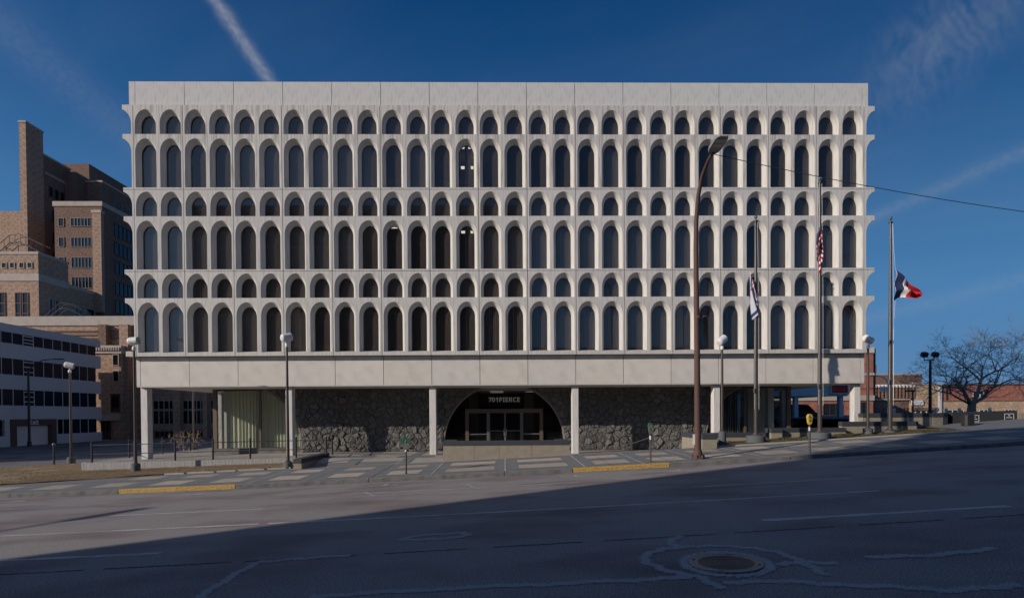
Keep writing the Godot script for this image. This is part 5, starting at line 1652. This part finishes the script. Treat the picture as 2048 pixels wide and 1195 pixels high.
func badge_flag() -> Image:
	var im := Image.create(300, 200, false, Image.FORMAT_RGB8)
	im.fill(lin(0.56, 0.56, 0.64))
	for y in 200:
		for x in 300:
			var d := Vector2(x - 150, y - 100).length()
			if d < 62.0 and d > 50.0: im.set_pixel(x, y, lin(0.45, 0.02, 0.04))
			elif d < 50.0 and (x / 7 + y / 9) % 3 == 0: im.set_pixel(x, y, lin(0.05, 0.06, 0.16))
	im.fill_rect(Rect2i(0, 164, 300, 22), lin(0.04, 0.05, 0.16))
	im.fill_rect(Rect2i(196, 0, 26, 200), lin(0.05, 0.06, 0.17))
	im.fill_rect(Rect2i(0, 10, 300, 9), lin(0.42, 0.02, 0.04))
	return im
func meter(parent: Node3D, at: Vector3, face: Material, hood: Material) -> void:
	# one meter head: rounded hood over a tapering housing
	var h := Node3D.new()
	h.name = "meter_head"
	h.scale = Vector3(0.78, 1.08, 0.85)
	parent.add_child(h, true)
	h.position = at
	var st := mb()
	var out := []
	for k in 13:
		var a := PI * k / 12.0
		out.append(Vector2(0.105 * cos(a), 0.24 + 0.115 * sin(a)))
	out.append_array([Vector2(-0.105, 0.20), Vector2(-0.085, 0.08), Vector2(-0.045, 0.0), Vector2(0.045, 0.0), Vector2(0.085, 0.08), Vector2(0.105, 0.20)])
	for i in out.size():
		var a: Vector2 = out[i]
		var b: Vector2 = out[(i + 1) % out.size()]
		quad(st, Vector3(b.x, b.y, 0.07), Vector3(a.x, a.y, 0.07), Vector3(a.x, a.y, -0.07), Vector3(b.x, b.y, -0.07))
	var poly := PackedVector2Array(out)
	flat_poly(st, poly, 0.07)
	flat_poly(st, poly, -0.07)
	part("housing", st, face, h)
	st = mb()
	for i in 12:
		var a0 := PI * i / 12.0
		var a1 := PI * (i + 1) / 12.0
		var f := func(a: float, r: float, z: float) -> Vector3: return Vector3(r * cos(a), 0.24 + r * 1.08 * sin(a), z)
		quad(st, f.call(a0, 0.108, 0.085), f.call(a1, 0.108, 0.085), f.call(a1, 0.118, 0.08), f.call(a0, 0.118, 0.08))
		quad(st, f.call(a1, 0.118, 0.08), f.call(a1, 0.118, -0.08), f.call(a0, 0.118, -0.08), f.call(a0, 0.118, 0.08))
		quad(st, f.call(a0, 0.075, 0.078), f.call(a1, 0.075, 0.078), f.call(a1, 0.108, 0.085), f.call(a0, 0.108, 0.085))
	part("hood", st, hood, h)
	part("display", bx(-0.05, 0.05, 0.2, 0.29, 0.071, 0.076), M.lamp_lens, h)
	part("coin_plate", bx(-0.05, 0.05, 0.1, 0.17, 0.071, 0.077), M.green_meter, h)
func parking_meter(label: String, x: float, z: float, heads: int, face: Material, hood: Material) -> void:
	var p := thing("parking_meter", label, "parking meter", Vector3(x, walk_y(x, z), z), 0.0, "parking meters along the kerb")
	var top := 1.55 - 0.36
	var st := mb()
	tube(st, [Vector3(0, -0.1, 0), Vector3(0, top - 0.10 * heads, 0)], [0.038, 0.034], 10)
	part("post", st, M.meter_pole, p)
	st = mb()
	lathe(st, [Vector2(0.07, 0.0), Vector2(0.06, 0.03), Vector2(0.04, 0.04)], 10)
	part("collar", st, M.meter_pole, p)
	st = mb()
	tube(st, [Vector3(0, top - 0.34, 0), Vector3(0, top - 0.2, 0)], [0.0365, 0.0365], 10, false)
	part("sticker", st, M.sticker, p)
	if heads == 1:
		meter(p, Vector3(0, top - 0.1, 0), face, hood)
	else:
		st = mb()
		var poly := PackedVector2Array([Vector2(-0.05, top - 0.26), Vector2(0.05, top - 0.26), Vector2(0.2, top - 0.02), Vector2(-0.2, top - 0.02)])
		flat_poly(st, poly, 0.05)
		flat_poly(st, poly, -0.05)
		for i in 4:
			var a := poly[i]
			var b := poly[(i + 1) % 4]
			quad(st, Vector3(a.x, a.y, 0.05), Vector3(a.x, a.y, -0.05), Vector3(b.x, b.y, -0.05), Vector3(b.x, b.y, 0.05))
		part("yoke", st, M.meter_grey, p)
		for s in [-1, 1]: meter(p, Vector3(s * 0.125, top - 0.04, 0), face, hood)
func build_street_things() -> void:
	var st: SurfaceTool
	# drum-head lamp posts
	lamp_post("white drum-head lamp post on a round footing before the left building corner", Vector3(-17.54, walk_y(-17.5, 2.45), 2.45), 0.40, 0.19, 6.22, 0.0, 0.08)
	lamp_post("white drum-head lamp post beside the bench wall and second column", Vector3(-9.98, walk_y(-10.0, 3.35), 3.35), 0.28, 0.19, 6.0, 0.8, 0.25)
	lamp_post("white drum-head lamp post at the edge of the car park, farthest left", Vector3(-26.35, -0.6, -4.97), 0.28, 0.22, 5.85, 0.35, -0.25)
	lamp_post("white drum-head lamp post in the planting bed left of the flagpoles", Vector3(10.43, walk_y(10.4, 2.67), 2.67), 0.60, 0.18, 4.97, 0.5, 0.6)
	lamp_post("white drum-head lamp post at the right end of the office building", Vector3(17.76, walk_y(17.8, 2.24), 2.24), 0.29, 0.22, 4.62, 0.35, -0.3)
	lamp_post("drum-head lamp post behind the left corner whose head is hidden by the overhang", Vector3(-21.3, -0.4, -9.2), 0.3, 0.2, 6.0, 0.3, 0.1)
	# flagpoles and flags
	flag_pole("bronze flagpole flying the white flag, leftmost of three", Vector3(12.02, bed_y(12.0, 2.75), 2.75), 10.75, 0.36, 0.44)
	flag_pole("tallest bronze flagpole flying the striped flag, middle of three", Vector3(14.95, bed_y(14.95, 3.0), 3.0), 12.3, 0.32, 0.48)
	flag_pole("bronze flagpole flying the blue white red flag, rightmost of three", Vector3(19.06, bed_y(19.0, 1.96), 1.96), 10.55, 0.10, 0.26)
	cloth("flag", "limp stars and stripes flag hanging from the middle pole", Vector3(14.82, 10.78, 3.14), func(u: float, v: float) -> Vector3:
		var droop := u * (0.35 + 0.35 * v)
		var spread := 0.42 * sin(PI * 0.5 * minf(1.0, v * 1.5 + 0.12)) * (1.0 - 0.35 * smoothstep(0.6, 1.0, v))
		var x := spread * (0.9 * sin(u * 2.6) - 0.28 * u) - 0.13 * smoothstep(0.0, 0.25, v)
		var z := 0.10 * sin(u * 13.0 + v * 2.5) * (0.35 + u) + 0.05 * sin(v * 9.0)
		return Vector3(x, -v * 1.5 - droop, z), stripes_flag())
	cloth("flag", "white flag with red and blue marks hanging limp from the left pole", Vector3(11.72, 8.75, 2.88), func(u: float, v: float) -> Vector3:
		var droop := u * (0.75 + 0.25 * v)
		var x := 0.34 * sin(u * 3.2) * (0.35 + 0.65 * v) - 0.06 + 0.18 * v * u
		var z := 0.09 * sin(u * 15.0 + v * 3.0) * (0.4 + u)
		return Vector3(x, -v * 1.25 - droop, z), badge_flag())
	cloth("flag", "blue white and red flag blown out to the right of its pole", Vector3(19.22, 9.1, 2.05), func(u: float, v: float) -> Vector3:
		var top := -1.18 * pow(u, 0.95)
		var bot := -1.55 + 0.30 * u + 0.12 * sin(u * PI * 2.0)
		var x := 1.38 * u * (0.93 + 0.07 * v) + 0.05 * sin(v * 5.0) * (1.0 - u) + 0.06 * sin(v * 9.0 + u * 6.0) * u
		var z := 0.16 * sin(u * 9.0 - v * 4.0) * (0.25 + u * 0.75) + 0.08 * sin(v * 11.0 + u * 3.0)
		return Vector3(x, lerpf(top, bot, v), z), tricolour_flag())
	st = mb()
	tube(st, [Vector3(19.12, 11.3, 2.02), Vector3(19.16, 10.0, 2.05), Vector3(19.23, 9.1, 2.05)], [0.008, 0.008, 0.008], 4)
	tube(st, [Vector3(19.23, 7.55, 2.05), Vector3(19.14, 6.0, 2.05), Vector3(19.15, 2.4, 2.05)], [0.008, 0.008, 0.008], 4)
	var hal := thing("halyard", "pale rope holding the blown-out flag to the right pole", "rope")
	part("line", st, M.rope, hal)
	# brown street light with the arm over the road
	var b := thing("street_light", "tall rusty brown street light leaning its arm over the road", "street light", Vector3(7.42, walk_y(7.4, 7.84), 7.84), 0.0, "brown street lights")
	st = mb()
	tube(st, [Vector3(0, 0, 0), Vector3(-0.02, 4.0, 0), Vector3(-0.06, 8.0, 0.0), Vector3(-0.06, 9.1, 0.05), Vector3(-0.06, 9.95, 0.28), Vector3(-0.06, 10.5, 0.7), Vector3(-0.06, 10.78, 1.25), Vector3(-0.06, 10.86, 1.75)], [0.13, 0.108, 0.09, 0.083, 0.075, 0.066, 0.058, 0.052], 14)
	part("pole", st, M.rust_brown, b)
	st = mb()
	lathe(st, [Vector2(0.24, 0.0), Vector2(0.24, 0.05), Vector2(0.2, 0.09), Vector2(0.15, 0.3), Vector2(0.13, 0.36)], 14)
	part("base", st, M.rust_brown, b)
	for k in 6:
		var a := TAU * k / 6.0
		st = mb()
		lathe(st, [Vector2(0.05, 0.0), Vector2(0.05, 0.14), Vector2(0.0, 0.17)], 8)
		part("anchor_bolt", st, M.rust_brown, b, Vector3(0.215 * cos(a), 0.0, 0.215 * sin(a)))
	st = mb()
	lathe(st, [Vector2(0.11, 5.35), Vector2(0.135, 5.37), Vector2(0.135, 5.47), Vector2(0.11, 5.49)], 14)
	tube(st, [Vector3(0.15, 5.42, 0.1), Vector3(0.28, 5.45, 0.16)], [0.02, 0.02], 6)
	part("clamp", st, M.rust_brown, b)
	var head := Node3D.new()
	head.name = "lamp_head"
	b.add_child(head)
	head.position = Vector3(-0.06, 10.84, 1.65)
	head.scale = Vector3(0.9, 0.9, 0.82)
	head.rotation.x = -0.12
	st = mb()
	var hp := [[0.0, 0.10, 0.10], [0.12, 0.19, 0.13], [0.35, 0.235, 0.14], [1.05, 0.235, 0.10], [1.2, 0.19, 0.06], [1.24, 0.13, 0.04]]
	for i in hp.size() - 1:
		var p: Array = hp[i]
		var q: Array = hp[i + 1]
		quad(st, Vector3(-p[1], p[2], p[0]), Vector3(-q[1], q[2], q[0]), Vector3(q[1], q[2], q[0]), Vector3(p[1], p[2], p[0]))
		quad(st, Vector3(p[1], 0, p[0]), Vector3(q[1], 0, q[0]), Vector3(-q[1], 0, q[0]), Vector3(-p[1], 0, p[0]))
		for s in [-1, 1]:
			quad(st, Vector3(s * p[1], 0, p[0]), Vector3(s * p[1], p[2], p[0]), Vector3(s * q[1], q[2], q[0]), Vector3(s * q[1], 0, q[0]))
	quad(st, Vector3(-0.13, 0, 1.24), Vector3(0.13, 0, 1.24), Vector3(0.13, 0.04, 1.24), Vector3(-0.13, 0.04, 1.24))
	part("casing", st, M.lamp_grey, head)
	for k in 2: part("lens", bx(-0.19, 0.19, -0.012, -0.002, 0.5 + 0.3 * k, 0.76 + 0.3 * k), M.led_lens, head)
	part("tag", bx(-0.2, -0.12, 0.55, 0.95, 0.02, 0.04), M.sticker, b)
	copy(b, "brown street light across the street behind the viewer", Vector3(-34.0, road_y(-34.0, 31.0) + 0.1, 31.1), PI - 0.27).scale = Vector3(1, 1, 1.95)
	# overhead cable
	var w := thing("overhead_cable", "thin dark cable sagging from the street light to the right", "cable")
	st = mb()
	var pts := []
	for k in 25:
		var t := k / 24.0
		pts.append(Vector3(lerpf(7.4, 48.0, t), 11.2 - 7.6 * t + 5.6 * t * t - 0.25 * sin(PI * t), lerpf(9.5, 8.2, t)))
	tube(st, pts, pts.map(func(_p): return 0.013), 5)
	part("wire", st, M.wire, w)
	# meters
	parking_meter("twin-headed green parking meter left of the entrance wall", -3.79, 7.68, 2, M.green_meter, M.meter_grey)
	parking_meter("single green and grey parking meter at the yellow kerb", 5.59, 7.85, 1, M.meter_grey, M.green_meter)
	parking_meter("single yellow parking meter right of the brown street light", 11.6, 8.1, 1, M.meter_yellow, M.meter_yellow)
	# manhole
	var mh := thing("manhole", "round iron manhole cover in the shaded road", "manhole", Vector3(2.82, road_y(2.82, 21.82) + 0.004, 21.82))
	mh.rotation = Vector3(-0.0094, 0, 0.0455)
	st = mb()
	lathe(st, [Vector2(0.45, 0.0), Vector2(0.45, 0.008), Vector2(0.435, 0.012), Vector2(0.405, 0.012), Vector2(0.40, 0.009), Vector2(0.385, 0.009), Vector2(0.38, 0.012), Vector2(0.345, 0.012), Vector2(0.345, 0.002)], 48)
	part("ring", st, M.iron_ring, mh)
	st = mb()
	lathe(st, [Vector2(0.338, 0.001), Vector2(0.338, 0.009), Vector2(0.0, 0.009)], 48)
	var cover := part("cover", st, M.cast_iron, mh)
	for a in [0.5, 2.1, 3.7, 5.2]:
		part("slot", bx(-0.035, 0.035, 0.0125, 0.0135, -0.014, 0.014), M.crack, mh, Vector3(0.4 * cos(a), 0, 0.4 * sin(a))).rotation.y = -a + PI / 2
	for k in 5:
		st = mb()
		lathe(st, [Vector2(0.06 * (k + 1) + 0.008, 0.009), Vector2(0.06 * (k + 1) + 0.004, 0.0125), Vector2(0.06 * (k + 1) - 0.004, 0.0125), Vector2(0.06 * (k + 1) - 0.008, 0.009)], 40)
		part("rib", st, M.cast_iron, cover)
	# railing on the low wall, with a return along the left edge
	var r := thing("railing", "black two-bar railing along the low wall left of the entrance", "railing")
	var posts := [[-20.6, 1.1], [-18.5, 1.1], [-16.48, 1.1], [-14.6, 1.1], [-12.75, 1.1], [-10.46, 1.1], [-8.95, 1.1], [-20.85, -2.0], [-20.85, -5.0], [-20.85, -8.0], [-9.3, -1.0]]
	for p in posts:
		var y := plaza_y(p[0], p[1])
		st = mb()
		tube(st, [Vector3(p[0], y - 0.1, p[1]), Vector3(p[0], y + 0.98, p[1])], [0.045, 0.045], 8)
		lathe(st, [Vector2(0.055, 0.96), Vector2(0.055, 1.0), Vector2(0.03, 1.02), Vector2(0.03, 1.05), Vector2(0.0, 1.07)], 10, Vector3(p[0], y, p[1]))
		part("post", st, M.black_iron, r)
	for h in [0.42, 0.87]:
		for run in [[0, 1, 2, 3, 4, 5, 6], [0, 7, 8, 9], [6, 10]]:
			for k in run.size() - 1:
				var a: Array = posts[run[k]]
				var c: Array = posts[run[k + 1]]
				st = mb()
				tube(st, [Vector3(a[0], plaza_y(a[0], a[1]) + h, a[1]), Vector3(c[0], plaza_y(c[0], c[1]) + h, c[1])], [0.022, 0.022], 6)
				part("rail", st, M.black_iron, r)
	# handrails of the steps down to the entrance on the right
	for h in [[6.6, 7.35, "left"], [9.0, 9.9, "right"]]:
		var hr := thing("handrail", "dark steel step handrail before the right rubble wall, the %s one" % h[2], "handrail", Vector3.ZERO, 0.0, "step handrails")
		st = mb()
		tube(st, [Vector3(h[0], 0.0, 0.4), Vector3(h[0], 0.55, 0.4), Vector3(h[1], 0.95, 1.6), Vector3(h[1], 0.0, 1.6)], [0.022, 0.022, 0.022, 0.022], 6)
		part("rail", st, M.meter_pole, hr)
		st = mb()
		tube(st, [Vector3(h[1] - 0.05, 0.0, 1.5), Vector3(h[1] - 0.05, 1.1, 1.5)], [0.02, 0.02], 6)
		part("post", st, M.white_metal, hr)
	# black post and dark street light by the car park
	var bp := thing("post", "single black post with a pale knob at the car park edge", "post", Vector3(-26.6, -0.75, -4.0))
	st = mb()
	tube(st, [Vector3(0, 0, 0), Vector3(0, 1.2, 0)], [0.05, 0.05], 8)
	part("shaft", st, M.black_iron, bp)
	st = mb()
	lathe(st, [Vector2(0.06, 1.18), Vector2(0.09, 1.24), Vector2(0.08, 1.32), Vector2(0.0, 1.36)], 10)
	part("knob", st, M.meter_grey, bp)
	var dl := thing("dark_street_light", "black street light with a curved arm before the parking garage", "street light", Vector3(-49.6, -0.95, -29.3))
	st = mb()
	tube(st, [Vector3(0, 0, 0), Vector3(0, 0.5, 0), Vector3(0, 0.55, 0), Vector3(0.02, 8.0, 0)], [0.2, 0.2, 0.13, 0.09], 10)
	part("pole", st, M.black_iron, dl)
	st = mb()
	tube(st, [Vector3(0.02, 7.8, 0), Vector3(0.5, 8.6, -0.2), Vector3(1.2, 9.1, -0.5), Vector3(2.2, 9.2, -0.9)], [0.07, 0.06, 0.05, 0.04], 8)
	part("arm", st, M.black_iron, dl)
	var lh := part("lamp_head", bevel_box(-0.1, 0.75, 0.0, 0.12, -0.15, 0.15, 0.03), M.black_iron, dl, Vector3(2.1, 9.16, -0.9))
	lh.rotation.y = 0.35

# ---------------------------------------------------------------- plants
func branch(st: SurfaceTool, at: Vector3, dir: Vector3, length: float, rad: float, depth: int, r: RandomNumberGenerator, spread: float, lift: float, thin: float) -> void:
	var pts := [at]
	var rads := [rad]
	var d := dir.normalized()
	var n := 4
	var p := at
	for k in n:
		d = (d + Vector3(r.randf_range(-1, 1), r.randf_range(-1, 1), r.randf_range(-1, 1)) * 0.16 + Vector3.UP * lift).normalized()
		p += d * length / n
		pts.append(p)
		rads.append(lerpf(rad, rad * 0.62, float(k + 1) / n))
	tube(st, pts, rads, 7 if rad > 0.06 else 4 if rad > 0.015 else 3, false)
	if depth == 0: return
	var kids := r.randi_range(2, 3) if depth > 1 else r.randi_range(2, 4)
	for k in kids:
		var side := d.cross(Vector3(r.randf_range(-1, 1), r.randf_range(-1, 1), r.randf_range(-1, 1)).normalized()).normalized()
		branch(st, p, d + side * spread * r.randf_range(0.55, 1.1), length * r.randf_range(0.66, 0.86), maxf(rads[-1] * r.randf_range(0.72, 0.9), thin), depth - 1, r, spread, lift, thin)
	# side shoots along the limb
	for k in r.randi_range(1, 3):
		var j := r.randi_range(1, n)
		var side := d.cross(Vector3(r.randf_range(-1, 1), r.randf_range(-1, 1), r.randf_range(-1, 1)).normalized()).normalized()
		branch(st, pts[j], d * 0.5 + side, length * r.randf_range(0.4, 0.6), maxf(float(rads[j]) * 0.5, thin), mini(depth - 1, 1), r, spread, lift, thin)
func build_plants() -> void:
	var r := RandomNumberGenerator.new()
	r.seed = 77
	var t := thing("bare_tree", "spreading leafless tree behind the dark parking wall", "tree", Vector3(41.3, 1.7, -19.2))
	var st := mb()
	tube(st, [Vector3(0, -0.3, 0), Vector3(0.05, 0.5, 0), Vector3(0.1, 1.1, 0)], [0.42, 0.33, 0.3], 10)
	part("trunk", st, M.bark, t)
	st = mb()
	for l in [[Vector3(-0.75, 1.0, 0.2), 2.1, 0.19], [Vector3(0.35, 1.0, -0.1), 2.3, 0.22], [Vector3(0.9, 0.75, 0.3), 2.2, 0.15], [Vector3(-0.2, 1.0, -0.6), 2.1, 0.16], [Vector3(-1.0, 0.5, -0.3), 2.2, 0.13], [Vector3(1.1, 0.5, -0.5), 2.2, 0.12]]:
		branch(st, Vector3(0.1, 0.95, 0), l[0], l[1] * 1.0, l[2] * 0.85, 6, r, 0.8, 0.004, 0.006)
	part("crown", st, M.bark, t)
	t = thing("bare_shrub", "small leafless shrub on the plaza left of the glass corner", "shrub", Vector3(-21.6, -0.5, -8.6))
	st = mb()
	for k in 5:
		var a := TAU * k / 5.0 + r.randf_range(-0.4, 0.4)
		branch(st, Vector3(0.1 * cos(a), 0, 0.1 * sin(a)), Vector3(cos(a) * 0.55, 1.3, sin(a) * 0.55), 0.62, 0.03, 3, r, 0.7, 0.03, 0.008)
	part("stems", st, M.shrub_twig, t)
	# dry grass blades over the lawn: nobody could count them
	var blade := mb()
	for k in 5:
		var a := TAU * k / 5.0
		var d := Vector3(cos(a), 0, sin(a))
		var s := Vector3(-sin(a), 0, cos(a)) * 0.006
		tri(blade, d * 0.01 - s, d * 0.01 + s, d * 0.06 + Vector3.UP * 0.055)
	var bm := blade.commit()
	for k in 3:
		var mm := MultiMesh.new()
		mm.transform_format = MultiMesh.TRANSFORM_3D
		mm.mesh = bm
		var n := 9000
		mm.instance_count = n
		for i in n:
			var x := -9.7 - 22.0 * pow(r.randf(), 1.1)
			var z := lerpf(lawn_back(x), lawn_edge(x) + 0.03, r.randf())
			var sc := r.randf_range(0.6, 1.3)
			mm.set_instance_transform(i, Transform3D(Basis(Vector3.UP, r.randf() * TAU).scaled(Vector3(sc, sc * r.randf_range(0.5, 1.1), sc)), Vector3(x, lawn_y(x, z) - 0.004, z)))
		var o := MultiMeshInstance3D.new()
		o.name = numbered("dry_grass")
		o.multimesh = mm
		o.material_override = M["straw_%d" % k]
		o.set_meta("kind", "stuff")
		tag(o, ["pale", "tan", "brown"][k] + " dry winter grass on the lawn below the low wall", "grass")
		add_child(o)
	# leaf litter and weeds in the planting bed
	var leaf := mb()
	for k in 6:
		var a := TAU * k / 6.0
		var d := Vector3(cos(a), 0.5, sin(a))
		var s := Vector3(-sin(a), 0, cos(a)) * 0.02
		quad(leaf, d * 0.01 - s, d * 0.01 + s, d * 0.09 + s * 0.6, d * 0.09 - s * 0.6)
	var lm := leaf.commit()
	var mm2 := MultiMesh.new()
	mm2.transform_format = MultiMesh.TRANSFORM_3D
	mm2.mesh = lm
	mm2.instance_count = 2600
	for i in 2600:
		var x := r.randf_range(9.6, 21.4)
		var z := r.randf_range(1.15, 3.6)
		var sc := r.randf_range(0.4, 1.1)
		mm2.set_instance_transform(i, Transform3D(Basis(Vector3.UP, r.randf() * TAU).scaled(Vector3(sc, sc, sc)), Vector3(x, bed_y(x, z) - 0.005, z)))
	var lo := MultiMeshInstance3D.new()
	lo.name = "leaf_litter"
	lo.multimesh = mm2
	lo.material_override = M.litter
	lo.set_meta("kind", "stuff")
	tag(lo, "dead leaves and weeds over the planting bed", "leaves")
	add_child(lo)
